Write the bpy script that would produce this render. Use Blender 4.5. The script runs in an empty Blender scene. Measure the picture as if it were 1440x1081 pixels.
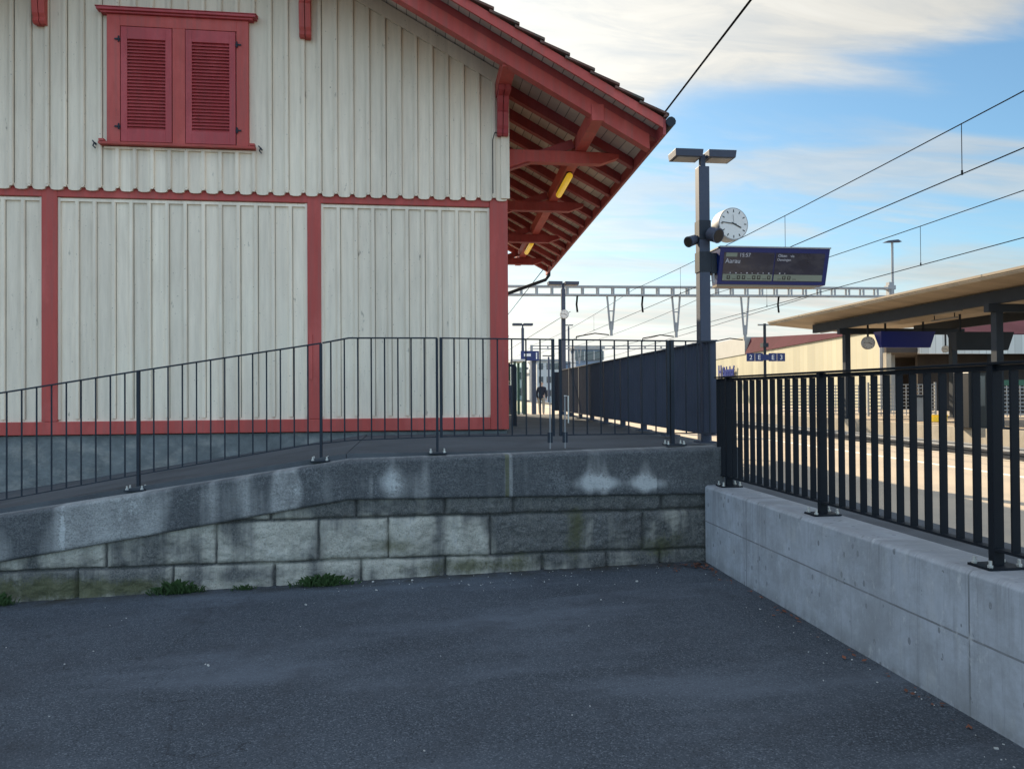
import bpy, bmesh, math, random
from mathutils import Vector, Matrix, noise
random.seed(7)
S = bpy.context.scene
COL = S.collection
R = math.radians
SKEW = 0.04                                   # tracks and shed side run 2.3 degrees off the facade's normal

# ---------------------------------------------------------------- camera
yaw, roll, pitch = R(7.2), R(0.37), math.atan(10.7/1050)
f = Vector((math.sin(yaw)*math.cos(pitch), math.cos(yaw)*math.cos(pitch), math.sin(pitch)))
r0 = Vector((math.cos(yaw), -math.sin(yaw), 0)); u0 = r0.cross(f)
rr = r0*math.cos(roll) - u0*math.sin(roll); uu = u0*math.cos(roll) + r0*math.sin(roll)
cam = bpy.data.cameras.new('camera'); cam.sensor_width = 36; cam.lens = 1050/1440*36
cam.clip_start = 0.05; cam.clip_end = 6000
co = bpy.data.objects.new('camera', cam); COL.objects.link(co)
m = Matrix((rr, uu, -f)).transposed().to_4x4(); m.translation = Vector((0, 0, 1.6)); co.matrix_world = m
S.camera = co
S.render.resolution_x, S.render.resolution_y = 1024, 768
S.view_settings.view_transform = 'Standard'; S.view_settings.look = 'None'
S.view_settings.exposure = 1.0; S.view_settings.gamma = 1

# ---------------------------------------------------------------- sky and sun
SUN_EL, SUN_AZ = R(28), R(-17)                # azimuth from +Y, negative = left
W = bpy.data.worlds.new('World'); S.world = W; W.use_nodes = True
nt = W.node_tree; N = nt.nodes; L = nt.links
for n in list(N): N.remove(n)
def nd(t, **k):
    n = N.new(t)
    for a, b in k.items(): setattr(n, a, b)
    return n
def mth(op, a, b=None, c=None, clamp=False):
    n = nd('ShaderNodeMath', operation=op); n.use_clamp = clamp
    for i, v in enumerate((a, b, c)):
        if v is None: continue
        if isinstance(v, (int, float)): n.inputs[i].default_value = v
        else: L.new(v, n.inputs[i])
    return n.outputs[0]
def sstep(v, a, b):
    n = nd('ShaderNodeMapRange', interpolation_type='SMOOTHSTEP'); L.new(v, n.inputs[0])
    n.inputs[1].default_value = a; n.inputs[2].default_value = b
    return n.outputs[0]
sky = nd('ShaderNodeTexSky', sky_type='NISHITA'); sky.sun_disc = False
sky.sun_elevation = SUN_EL; sky.sun_rotation = SUN_AZ; sky.air_density = 1.0; sky.dust_density = 0.7; sky.ozone_density = 1.3
tc = nd('ShaderNodeTexCoord'); sp = nd('ShaderNodeSeparateXYZ'); L.new(tc.outputs['Generated'], sp.inputs[0])
dx, dy, dz = sp.outputs
# cirrus veil: direction projected on a high plane, streaked
den = mth('ADD', mth('MAXIMUM', dz, 0.0), 0.12)
cb = nd('ShaderNodeCombineXYZ'); L.new(mth('DIVIDE', dx, den), cb.inputs[0]); L.new(mth('DIVIDE', dy, den), cb.inputs[1])
mp = nd('ShaderNodeMapping'); L.new(cb.outputs[0], mp.inputs[0]); mp.inputs['Rotation'].default_value = (0, 0, R(28)); mp.inputs['Scale'].default_value = (0.55, 1.5, 1)
n1 = nd('ShaderNodeTexNoise'); L.new(mp.outputs[0], n1.inputs[0]); n1.inputs['Scale'].default_value = 1.5; n1.inputs['Detail'].default_value = 8; n1.inputs['Roughness'].default_value = 0.55; n1.inputs['Distortion'].default_value = 0.5
n2 = nd('ShaderNodeTexNoise'); L.new(mp.outputs[0], n2.inputs[0]); n2.inputs['Scale'].default_value = 0.6; n2.inputs['Detail'].default_value = 3
# big veil bands in the half of the sky ahead (v over u)
fy = mth('MAXIMUM', dy, 0.05); u = mth('DIVIDE', dx, fy); v = mth('DIVIDE', dz, fy)
n3 = nd('ShaderNodeTexNoise'); mp3 = nd('ShaderNodeMapping'); L.new(cb.outputs[0], mp3.inputs[0]); mp3.inputs['Rotation'].default_value = (0, 0, R(35)); mp3.inputs['Scale'].default_value = (1.0, 3.2, 1); L.new(mp3.outputs[0], n3.inputs[0]); n3.inputs['Scale'].default_value = 3.0; n3.inputs['Detail'].default_value = 9; n3.inputs['Roughness'].default_value = 0.62; n3.inputs['Distortion'].default_value = 0.8
wob = mth('MULTIPLY', mth('SUBTRACT', n1.outputs[0], 0.5), 0.36)
wob2 = mth('MULTIPLY', mth('SUBTRACT', n2.outputs[0], 0.5), 0.10)
wv = mth('ADD', mth('ADD', v, wob), wob2)
line = mth('SUBTRACT', wv, mth('MULTIPLY', mth('SUBTRACT', u, 0.33), 0.34))
band1 = sstep(line, 0.31, 0.43)
l2 = mth('SUBTRACT', wv, mth('MULTIPLY', mth('SUBTRACT', u, 0.33), 0.13))
band2 = mth('MULTIPLY', mth('SUBTRACT', 1.0, sstep(mth('ABSOLUTE', mth('SUBTRACT', l2, 0.262)), 0.0, 0.070)), 0.60)
low = mth('MULTIPLY', mth('SUBTRACT', 1.0, sstep(wv, 0.05, 0.29)), 1.05)
front = sstep(dy, -0.15, 0.45)
gen = mth('MULTIPLY', sstep(mth('ADD', mth('MULTIPLY', n1.outputs[0], 0.5), mth('MULTIPLY', n2.outputs[0], 0.6)), 0.46, 0.64), 0.75)
fr = mth('MAXIMUM', mth('MAXIMUM', band1, band2), low)
fr = mth('MULTIPLY', fr, mth('ADD', 0.42, mth('ADD', mth('MULTIPLY', n1.outputs[0], 0.40), mth('MULTIPLY', n3.outputs[0], 0.62))), clamp=True)
cov = mth('ADD', mth('MULTIPLY', fr, front), mth('MULTIPLY', gen, mth('SUBTRACT', 1.0, front)), clamp=True)
cov = mth('MULTIPLY', cov, sstep(dz, -0.02, 0.02))
# cloud brightness: up near the sun; unseen clouds behind boosted to light the facade
sd = Vector((math.sin(SUN_AZ)*math.cos(SUN_EL), math.cos(SUN_AZ)*math.cos(SUN_EL), math.sin(SUN_EL)))
dot = nd('ShaderNodeVectorMath', operation='DOT_PRODUCT'); L.new(tc.outputs['Generated'], dot.inputs[0]); dot.inputs[1].default_value = sd
glow = mth('POWER', mth('MAXIMUM', dot.outputs['Value'], 0.0), 5.0)
lowg = mth('MULTIPLY', mth('SUBTRACT', 1.0, sstep(v, 0.0, 0.22)), mth('MULTIPLY', front, 1.1))
cs = mth('MULTIPLY', mth('ADD', mth('ADD', 2.6, lowg), mth('MULTIPLY', glow, 2.6)), mth('ADD', 1.0, mth('MULTIPLY', mth('SUBTRACT', 1.0, front), 1.35)))
cs = mth('MULTIPLY', cs, mth('ADD', 0.56, mth('ADD', mth('MULTIPLY', n1.outputs[0], 0.50), mth('MULTIPLY', n3.outputs[0], 0.42))))
cc = nd('ShaderNodeVectorMath', operation='SCALE'); tint = nd('ShaderNodeMix', data_type='RGBA'); L.new(front, tint.inputs[0]); tint.inputs[6].default_value = (0.80, 0.93, 1.12, 1); tint.inputs[7].default_value = (1.0, 0.985, 0.92, 1); L.new(tint.outputs[2], cc.inputs[0]); L.new(cs, cc.inputs['Scale'])  # unseen clouds behind tinted blue to cool the shade
# raw sky gain lowered ahead, raised behind to light the shaded facade
mx = nd('ShaderNodeMix', data_type='RGBA'); L.new(cov, mx.inputs[0]); skg = nd('ShaderNodeVectorMath', operation='SCALE'); skt = nd('ShaderNodeVectorMath', operation='MULTIPLY'); L.new(sky.outputs[0], skt.inputs[0]); skt.inputs[1].default_value = (0.70, 0.93, 0.98); L.new(skt.outputs[0], skg.inputs[0]); L.new(mth('ADD', 1.1, mth('MULTIPLY', front, -0.45)), skg.inputs['Scale']); L.new(skg.outputs[0], mx.inputs[6]); L.new(cc.outputs[0], mx.inputs[7])
bg = nd('ShaderNodeBackground'); L.new(mx.outputs[2], bg.inputs[0]); bg.inputs[1].default_value = 0.12
ow = nd('ShaderNodeOutputWorld'); L.new(bg.outputs[0], ow.inputs[0])
sl = bpy.data.lights.new('sun', 'SUN'); sl.energy = 5.0; sl.angle = R(0.5); sl.color = (1.0, 0.83, 0.60)
so = bpy.data.objects.new('sun', sl); COL.objects.link(so); so.rotation_euler = sd.to_track_quat('Z', 'Y').to_euler()

# ---------------------------------------------------------------- materials
def mat(name, col, rough=0.7, var=None, bump=None, metal=0.0, stretch=(1, 1, 1), dirt=None, spec=0.5, attr=None, extra=None, emis=None):
    """col base; var=(scale, amount); dirt=(colour, scale, lo, hi, stretch); bump=(scale, strength, distance)"""
    M = bpy.data.materials.new(name); M.use_nodes = True; t = M.node_tree; n = t.nodes; l = t.links
    b = n['Principled BSDF']; b.inputs['Roughness'].default_value = rough; b.inputs['Metallic'].default_value = metal
    b.inputs['Specular IOR Level'].default_value = spec
    tcn = n.new('ShaderNodeTexCoord'); geo = n.new('ShaderNodeNewGeometry')
    def mapped(st):
        q = n.new('ShaderNodeMapping'); l.new(geo.outputs['Position'], q.inputs[0]); q.inputs['Scale'].default_value = st; return q.outputs[0]
    def noi(vec, sc, det=5, ro=0.6):
        q = n.new('ShaderNodeTexNoise'); l.new(vec, q.inputs[0]); q.inputs['Scale'].default_value = sc; q.inputs['Detail'].default_value = det; q.inputs['Roughness'].default_value = ro; return q.outputs[0]
    def mr(v, a, b_, c=0.0, d=1.0):
        q = n.new('ShaderNodeMapRange'); l.new(v, q.inputs[0]); q.inputs[1].default_value = a; q.inputs[2].default_value = b_; q.inputs[3].default_value = c; q.inputs[4].default_value = d; return q.outputs[0]
    def mix(fac, a, c, bt='MIX'):
        q = n.new('ShaderNodeMix'); q.data_type = 'RGBA'; q.blend_type = bt
        if isinstance(fac, float): q.inputs[0].default_value = fac
        else: l.new(fac, q.inputs[0])
        for i, x in ((6, a), (7, c)):
            if isinstance(x, tuple): q.inputs[i].default_value = (*x, 1)
            else: l.new(x, q.inputs[i])
        return q.outputs[2]
    M['h'] = 0
    cur = mix(0.0, tuple(col), tuple(col))
    if var:
        g = noi(mapped(stretch), var[0]); g = mr(g, 0.25, 0.75, 1-var[1], 1+var[1])
        cbn = n.new('ShaderNodeCombineColor')
        for i in range(3): l.new(g, cbn.inputs[i])
        cur = mix(1.0, cur, cbn.outputs[0], 'MULTIPLY')
    for dd in (dirt or []):
        c2, sc, lo, hi, st, amt = dd
        g = mr(noi(mapped(st), sc, 7, 0.65), lo, hi, 0.0, amt); cur = mix(g, cur, tuple(c2))
    if extra: cur = extra(n, l, cur, mapped, noi, mr, mix, geo)
    l.new(cur, b.inputs['Base Color'])
    if bump:
        q = n.new('ShaderNodeBump'); q.inputs['Strength'].default_value = bump[1]; q.inputs['Distance'].default_value = bump[2]
        l.new(noi(mapped(bump[3] if len(bump) > 3 else (1, 1, 1)), bump[0], 4, 0.6), q.inputs['Height']); l.new(q.outputs[0], b.inputs['Normal'])
    if emis: b.inputs['Emission Color'].default_value = (*emis[0], 1); b.inputs['Emission Strength'].default_value = emis[1]
    del M['h']
    return M

def plank_extra(axis, pitch_, w, colr, amt=0.75, offs=0.0):
    def ex(n, l, cur, mapped, noi, mr, mix, geo):
        s = n.new('ShaderNodeSeparateXYZ'); l.new(geo.outputs['Position'], s.inputs[0])
        a = n.new('ShaderNodeMath'); a.operation = 'ADD'; l.new(s.outputs[axis], a.inputs[0]); a.inputs[1].default_value = 100+offs
        q = n.new('ShaderNodeMath'); q.operation = 'MODULO'; l.new(a.outputs[0], q.inputs[0]); q.inputs[1].default_value = pitch_
        c = n.new('ShaderNodeMath'); c.operation = 'LESS_THAN'; l.new(q.outputs[0], c.inputs[0]); c.inputs[1].default_value = w
        k = n.new('ShaderNodeMath'); k.operation = 'MULTIPLY'; l.new(c.outputs[0], k.inputs[0]); k.inputs[1].default_value = amt
        # each plank a touch different
        fl = n.new('ShaderNodeMath'); fl.operation = 'DIVIDE'; l.new(a.outputs[0], fl.inputs[0]); fl.inputs[1].default_value = pitch_
        f2 = n.new('ShaderNodeMath'); f2.operation = 'FLOOR'; l.new(fl.outputs[0], f2.inputs[0])
        wn = n.new('ShaderNodeTexWhiteNoise'); wn.noise_dimensions = '1D'; l.new(f2.outputs[0], wn.inputs['W'])
        g = mr(wn.outputs['Value'], 0, 1, 0.84, 1.1); cc_ = n.new('ShaderNodeCombineColor')
        for i in range(3): l.new(g, cc_.inputs[i])
        cur = mix(1.0, cur, cc_.outputs[0], 'MULTIPLY')
        return mix(k.outputs[0], cur, colr)
    return ex
def conc_extra(n, l, cur, mapped, noi, mr, mix, geo):
    # formwork lines: one level joint, upright joints every 2.5 m; streaks below the top edge
    s = n.new('ShaderNodeSeparateXYZ'); l.new(geo.outputs['Position'], s.inputs[0])
    def M2(op, a, b):
        q = n.new('ShaderNodeMath'); q.operation = op
        for i, x in enumerate((a, b)):
            if isinstance(x, (int, float)): q.inputs[i].default_value = x
            else: l.new(x, q.inputs[i])
        return q.outputs[0]
    wz = M2('ADD', s.outputs[2], M2('MULTIPLY', noi(mapped((1, 1, 1)), 9), 0.006))
    h = M2('LESS_THAN', M2('ABSOLUTE', M2('SUBTRACT', wz, 0.385), 0), 0.0055)
    vv = M2('LESS_THAN', M2('ABSOLUTE', M2('SUBTRACT', M2('MODULO', M2('ADD', s.outputs[1], 100-3.35), 2.5), 1.25), 0), 1.25)
    vm = M2('LESS_THAN', M2('MODULO', M2('ADD', s.outputs[1], 100-3.35), 2.5), 0.011)
    ln = M2('MAXIMUM', h, vm)
    cur = mix(M2('MULTIPLY', ln, 0.75), cur, (0.10, 0.10, 0.10))
    top = mr(s.outputs[2], 0.30, 0.70, 0.0, 1.0)
    st = mr(noi(mapped((1, 14, 0.9)), 1.0, 6, 0.7), 0.52, 0.68)
    cur = mix(M2('MULTIPLY', M2('MULTIPLY', st, top), 0.55), cur, (0.13, 0.13, 0.125))
    # air-hole pits
    vor = n.new('ShaderNodeTexVoronoi'); l.new(mapped((1, 1, 0.6)), vor.inputs[0]); vor.inputs['Scale'].default_value = 13
    nz = noi(mapped((1, 1, 1)), 7)
    pit = M2('MULTIPLY', M2('LESS_THAN', vor.outputs[0], 0.16), M2('GREATER_THAN', nz, 0.47))
    cur = mix(M2('MULTIPLY', pit, 0.6), cur, (0.07, 0.07, 0.07))
    tp = mr(s.outputs[2], 0.690, 0.712, 0.0, 0.55); cur = mix(M2('MULTIPLY', tp, mr(noi(mapped((1, 1, 1)), 5, 6, 0.7), 0.3, 0.6, 0.5, 1.0)), cur, (0.20, 0.205, 0.20))
    ft = M2('MULTIPLY', mr(s.outputs[2], 0.10, -0.02, 0.0, 1.0), mr(noi(mapped((1, 1, 1)), 6, 6, 0.7), 0.35, 0.6)); cur = mix(M2('MULTIPLY', ft, 0.7), cur, (0.10, 0.10, 0.085))
    bl = mr(noi(mapped((1, 1.2, 1.4)), 2.4, 9, 0.78), 0.44, 0.60, 0.0, 0.60); cur = mix(bl, cur, (0.27, 0.28, 0.295))
    sk = mr(noi(mapped((1, 26, 0.8)), 1.0, 7, 0.75), 0.54, 0.66, 0.0, 0.5); cur = mix(sk, cur, (0.21, 0.215, 0.225))
    wt = mr(noi(mapped((1, 3, 1.5)), 5.0, 8, 0.75), 0.58, 0.68, 0.0, 0.5); cur = mix(wt, cur, (0.62, 0.63, 0.63))
    return cur
def asphalt_extra(n, l, cur, mapped, noi, mr, mix, geo):
    vor = n.new('ShaderNodeTexVoronoi'); l.new(mapped((1, 1, 1)), vor.inputs[0]); vor.inputs['Scale'].default_value = 150
    s = n.new('ShaderNodeSeparateColor'); l.new(vor.outputs['Color'], s.inputs[0])
    g = mr(s.outputs[0], 0.66, 1.0, 0.0, 0.75); cur = mix(g, cur, (0.17, 0.19, 0.215))
    g2 = mr(s.outputs[1], 0.65, 1.0, 0.0, 0.6); cur = mix(g2, cur, (0.015, 0.018, 0.022))
    pa = mr(noi(mapped((0.45, 1.6, 1)), 0.9, 5, 0.6), 0.50, 0.70, 0.0, 0.65); cur = mix(pa, cur, (0.13, 0.15, 0.178))
    gr = mr(noi(mapped((1, 1, 1)), 2.2, 6, 0.7), 0.50, 0.72, 0.0, 0.55); cur = mix(gr, cur, (0.035, 0.036, 0.040))
    sxyz = n.new('ShaderNodeSeparateXYZ'); l.new(geo.outputs['Position'], sxyz.inputs[0])
    fm = n.new('ShaderNodeMath'); fm.operation = 'MULTIPLY'; l.new(mr(sxyz.outputs[1], 6.50, 6.78), fm.inputs[0]); l.new(mr(noi(mapped((1, 1, 1)), 5, 8, 0.75), 0.38, 0.6), fm.inputs[1]); cur = mix(fm.outputs[0], cur, (0.040, 0.036, 0.026))
    # tar seams (three wandering cracks)
    w = n.new('ShaderNodeTexVoronoi'); w.feature = 'DISTANCE_TO_EDGE'
    mm = n.new('ShaderNodeVectorMath'); mm.operation = 'MULTIPLY_ADD'
    nn = n.new('ShaderNodeTexNoise'); l.new(mapped((1, 1, 1)), nn.inputs[0]); nn.inputs['Scale'].default_value = 2.5; nn.inputs['Detail'].default_value = 6
    l.new(nn.outputs['Color'], mm.inputs[0]); mm.inputs[1].default_value = (0.5, 0.5, 0.5); l.new(mapped((0.33, 0.26, 0.3)), mm.inputs[2])
    l.new(mm.outputs[0], w.inputs[0]); w.inputs['Scale'].default_value = 0.8
    c = mr(w.outputs[0], 0.0008, 0.0030, 0.45, 0.0)
    return mix(c, cur, (0.02, 0.02, 0.022))
RED = (0.45, 0.066, 0.052)
m_asph = mat('asphalt_old', (0.068, 0.079, 0.093), 0.92, (1.1, 0.30), (140, 0.6, 0.006), extra=asphalt_extra, spec=0.12)
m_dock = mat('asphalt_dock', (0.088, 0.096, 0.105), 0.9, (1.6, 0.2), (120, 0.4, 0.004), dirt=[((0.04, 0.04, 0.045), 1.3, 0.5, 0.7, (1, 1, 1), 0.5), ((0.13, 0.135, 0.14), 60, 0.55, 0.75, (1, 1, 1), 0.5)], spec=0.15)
m_plat = mat('platform_asphalt', (0.42, 0.34, 0.25), 0.9, (0.8, 0.12), (90, 0.3, 0.003), dirt=[((0.27, 0.24, 0.20), 0.9, 0.48, 0.7, (1, 1, 1), 0.5), ((0.50, 0.42, 0.32), 45, 0.5, 0.75, (1, 1, 1), 0.5)])
m_land = mat('gravel_land', (0.22, 0.20, 0.17), 0.95, (0.3, 0.3))
m_ballast = mat('ballast', (0.13, 0.10, 0.08), 0.95, (9, 0.5), (14, 1.0, 0.06))
m_line = mat('white_line', (0.72, 0.69, 0.60), 0.7, (6, 0.15))
m_conc = mat('cast_concrete', (0.42, 0.445, 0.49), 0.8, (2.2, 0.10), (40, 0.5, 0.005), dirt=[((0.26, 0.265, 0.27), 3.0, 0.48, 0.7, (1, 1, 0.5), 0.7), ((0.48, 0.48, 0.47), 8.0, 0.55, 0.7, (1, 1, 0.4), 0.5)], extra=conc_extra)
m_kerb = mat('platform_edge_concrete', (0.42, 0.37, 0.29), 0.85, (1.5, 0.12), dirt=[((0.22, 0.18, 0.13), 2.0, 0.45, 0.7, (1, 1, 0.3), 0.7)])
def paint(name, c, grime, fade=0.55, ga=0.45, **k):
    return mat(name, c, 0.62, (3, 0.10), (70, 0.22, 0.002, (1, 1, 0.12)), stretch=(5, 5, 0.6),
               dirt=[(tuple(min(1, x*1.25+.03) for x in c), 1.7, 0.50, 0.62, (1, 1, 0.5), fade), (grime, 2.6, 0.47, 0.72, (7, 3, 0.35), ga), (tuple(x*0.45 for x in grime), 9, 0.66, 0.74, (1.5, 1, 0.5), 0.75)], **k)
def cream_extra(n, l, cur, mapped, noi, mr, mix, geo):
    s = n.new('ShaderNodeSeparateXYZ'); l.new(geo.outputs['Position'], s.inputs[0])
    fl = n.new('ShaderNodeMath'); fl.operation = 'DIVIDE'; l.new(s.outputs[0], fl.inputs[0]); fl.inputs[1].default_value = 0.207
    f2 = n.new('ShaderNodeMath'); f2.operation = 'FLOOR'; l.new(fl.outputs[0], f2.inputs[0])
    wn = n.new('ShaderNodeTexWhiteNoise'); wn.noise_dimensions = '1D'; l.new(f2.outputs[0], wn.inputs['W']); g = mr(wn.outputs['Value'], 0, 1, 0.90, 1.05); cc_ = n.new('ShaderNodeCombineColor')
    for i in range(3): l.new(g, cc_.inputs[i])
    cur = mix(1.0, cur, cc_.outputs[0], 'MULTIPLY')
    pe = mr(noi(mapped((6, 1, 0.7)), 4.0, 8, 0.75), 0.66, 0.70, 0.0, 0.6); cur = mix(pe, cur, (0.40, 0.35, 0.27))
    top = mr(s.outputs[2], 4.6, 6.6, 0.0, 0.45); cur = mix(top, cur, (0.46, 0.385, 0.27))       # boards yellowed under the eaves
    fo = mr(noi(mapped((1, 1, 1)), 38, 2), 0.70, 0.74, 0.0, 0.7); cur = mix(fo, cur, (0.10, 0.085, 0.06))   # fly specks and flakes
    return cur
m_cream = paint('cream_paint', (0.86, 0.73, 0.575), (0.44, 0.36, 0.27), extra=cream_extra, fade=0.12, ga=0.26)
m_soffit = mat('soffit_boards', (0.62, 0.53, 0.45), 0.7, (4, 0.12), extra=plank_extra(0, 0.125, 0.010, (0.07, 0.055, 0.045)))
m_red = paint('oxide_red_paint', RED, (0.25, 0.10, 0.085))
m_redshade = paint('shaded_red_paint', (0.30, 0.042, 0.042), (0.16, 0.05, 0.05))  # darker copy of the red paint, shade under the eaves put into the colour
m_shut = paint('shutter_red_paint', (0.40, 0.050, 0.055), (0.26, 0.07, 0.07))
m_tile = mat('clay_tile', (0.13, 0.065, 0.05), 0.9, (7, 0.4), (30, 0.5, 0.01), dirt=[((0.10, 0.11, 0.09), 6, 0.5, 0.65, (1, 1, 1), 0.8)])
m_iron = mat('dark_iron_paint', (0.026, 0.033, 0.044), 0.6, (4, 0.2), spec=0.2)
m_rail = mat('anthracite_paint', (0.011, 0.014, 0.019), 0.6, (3, 0.15), spec=0.15)
m_screen = mat('blue_grey_paint', (0.050, 0.060, 0.088), 0.65, (3, 0.12), spec=0.2)
m_mast = mat('mast_paint', (0.060, 0.074, 0.110), 0.6, (3, 0.1), spec=0.25)
m_steel = mat('galvanised_steel', (0.42, 0.43, 0.44), 0.45, (5, 0.15), metal=0.6)
m_galv = mat('aged_galvanised', (0.30, 0.31, 0.32), 0.6, (1.3, 0.15), metal=0.2)
m_bolt = mat('bolt_cap', (0.62, 0.62, 0.60), 0.35, metal=0.7)
m_wire = mat('wire', (0.012, 0.012, 0.013), 1.0, spec=0.0)
m_yellow = mat('yellow_tube_cover', (0.90, 0.58, 0.03), 0.35, (5, 0.08), emis=((1.0, 0.62, 0.04), 0.16))
m_white = mat('white_face', (0.66, 0.66, 0.64), 0.4, (3, 0.04))
m_black = mat('black_plastic', (0.012, 0.012, 0.014), 0.4)
m_blue = mat('enamel_blue', (0.002, 0.014, 0.115), 0.35, (2, 0.08))
m_blue2 = mat('sign_blue', (0.0, 0.010, 0.17), 0.35)
m_glassd = mat('display_glass', (0.014, 0.020, 0.040), 0.18, (3, 0.4), spec=0.7, dirt=[((0.035, 0.040, 0.060), 3.0, 0.50, 0.60, (1, 1, 2.4), 0.8)])
m_lcd = mat('lcd_strip', (0.12, 0.15, 0.13), 0.4, (4, 0.1), emis=((0.5, 0.6, 0.5), 0.03))
m_txt = mat('display_letters', (0.36, 0.38, 0.44), 0.5, emis=((0.8, 0.85, 1.0), 0.03))
m_sign_txt = mat('sign_letters', (0.8, 0.8, 0.8), 0.5)
m_canopy = mat('canopy_soffit', (0.46, 0.37, 0.26), 0.6, (1.5, 0.06), extra=plank_extra(1, 0.5, 0.02, (0.36, 0.27, 0.18), 0.6))
m_fasc = mat('canopy_fascia', (0.22, 0.175, 0.125), 0.6, (2, 0.1))
m_cbeam = mat('canopy_steel', (0.028, 0.036, 0.048), 0.65, (2, 0.1), spec=0.2)
m_hall = mat('hall_sheet_cladding', (0.38, 0.36, 0.26), 0.6, (0.3, 0.06), extra=plank_extra(1, 0.9, 0.06, (0.36, 0.31, 0.18), 0.7))
m_hallw = mat('hall_pale_cladding', (0.62, 0.61, 0.56), 0.6, extra=plank_extra(0, 0.45, 0.05, (0.40, 0.39, 0.35), 0.7))
m_hallg = mat('hall_grey_render', (0.36, 0.36, 0.34), 0.8, (0.6, 0.08))
m_hallroof = mat('hall_roof_sheet', (0.085, 0.030, 0.040), 0.9, (0.5, 0.1), spec=0.05, extra=plank_extra(0, 0.8, 0.06, (0.07, 0.03, 0.032), 0.7))
m_hallin = mat('hall_interior', (0.055, 0.042, 0.035), 0.9, (0.8, 0.3))
m_far1 = mat('far_block_blue_grey', (0.18, 0.24, 0.33), 0.8, (0.2, 0.1))
m_far2 = mat('far_block_white', (0.55, 0.56, 0.55), 0.8, (0.2, 0.1))
m_win = mat('dark_window', (0.05, 0.065, 0.08), 0.15, spec=0.8)
m_teal = mat('green_paint', (0.02, 0.12, 0.07), 0.5)
m_gpost = mat('shelter_green', (0.02, 0.05, 0.035), 0.5)
m_stonepl = mat('plinth_stone', (0.17, 0.185, 0.185), 0.9, (5, 0.3), (25, 0.6, 0.02), dirt=[((0.34, 0.33, 0.30), 2.5, 0.5, 0.65, (1, 1, 2), 0.7), ((0.09, 0.10, 0.10), 1.8, 0.5, 0.7, (1, 1, 1), 0.6)])
m_coat = mat('dark_coat', (0.012, 0.015, 0.03), 0.85); m_trou = mat('dark_trousers', (0.02, 0.022, 0.035), 0.85)
m_trou2 = mat('pale_trousers', (0.28, 0.25, 0.21), 0.85)
m_skin = mat('skin', (0.50, 0.31, 0.23), 0.6); m_hairg = mat('grey_hair', (0.42, 0.40, 0.37), 0.8); m_haird = mat('dark_hair', (0.03, 0.022, 0.018), 0.8)
m_leaf = mat('weed_leaf', (0.050, 0.095, 0.028), 0.7, (9, 0.4)); m_dead = mat('dead_leaf', (0.16, 0.055, 0.028), 0.8, (8, 0.4))
m_peb = mat('pebble', (0.50, 0.49, 0.46), 0.8, (8, 0.2))
m_glass = bpy.data.materials.new('clear_glass'); m_glass.use_nodes = True
_b = m_glass.node_tree.nodes['Principled BSDF']; _b.inputs['Base Color'].default_value = (0.8, 0.95, 0.9, 1); _b.inputs['Roughness'].default_value = 0.05; _b.inputs['Transmission Weight'].default_value = 1.0; _b.inputs['IOR'].default_value = 1.1
# old masonry: paint of dirt, lime and moss carried by a colour attribute (r = grime, g = moss, b = lime bloom)
def stone_mat(name, base, pale):
    def ex(n, l, cur, mapped, noi, mr, mix, geo):
        a = n.new('ShaderNodeVertexColor'); a.layer_name = 'stain'; s = n.new('ShaderNodeSeparateColor'); l.new(a.outputs[0], s.inputs[0])
        def M2(op, x, y):
            q = n.new('ShaderNodeMath'); q.operation = op; q.use_clamp = True
            for i, z in enumerate((x, y)):
                if isinstance(z, (int, float)): q.inputs[i].default_value = z
                else: l.new(z, q.inputs[i])
            return q.outputs[0]
        def M3(op, x, y):
            q = n.new('ShaderNodeMath'); q.operation = op
            for i, z in enumerate((x, y)):
                if isinstance(z, (int, float)): q.inputs[i].default_value = z
                else: l.new(z, q.inputs[i])
            return q.outputs[0]
        fine = noi(mapped((1, 1, 1)), 75, 6, 0.7); med = noi(mapped((1, 1, 0.6)), 5, 10, 0.78); drip = noi(mapped((16, 1, 0.9)), 1.0, 8, 0.72)
        def comb(ch, km, kf, kd, lo, hi):
            t = M3('ADD', ch, M3('MULTIPLY', M3('SUBTRACT', med, 0.5), km)); t = M3('ADD', t, M3('MULTIPLY', M3('SUBTRACT', fine, 0.5), kf)); t = M3('ADD', t, M3('MULTIPLY', M3('SUBTRACT', drip, 0.5), kd)); return mr(t, lo, hi)
        cur = mix(mr(med, 0.38, 0.62), cur, tuple(x*1.30 for x in pale))
        cur = mix(mr(fine, 0.50, 0.34, 0.0, 0.6), cur, tuple(x*0.40 for x in base)); cur = mix(mr(fine, 0.54, 0.70, 0.0, 0.5), cur, tuple(x*1.6 for x in pale))
        lime = comb(s.outputs[2], 2.8, 1.6, 1.3, 0.50, 0.95); cur = mix(M2('MULTIPLY', lime, 0.75), cur, (0.52, 0.53, 0.52))
        g = comb(s.outputs[0], 1.5, 0.9, 1.1, 0.22, 0.88); cur = mix(M2('MULTIPLY', g, mr(fine, 0.35, 0.65, 0.93, 0.66)), cur, (0.038, 0.043, 0.050)); pt = mr(noi(mapped((1, 1, 1)), 11, 9, 0.75), 0.56, 0.68, 0.0, 0.38); cur = mix(pt, cur, (0.19, 0.20, 0.20))
        ms = comb(s.outputs[1], 1.6, 1.0, 0.0, 0.38, 0.80); cur = mix(M2('MULTIPLY', ms, 0.75), cur, (0.080, 0.082, 0.026))
        return cur
    return mat(name, base, 0.92, (3, 0.2), (55, 0.8, 0.012), extra=ex)
m_stone = stone_mat('limestone_blocks', (0.36, 0.34, 0.285), (0.40, 0.38, 0.325))
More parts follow.
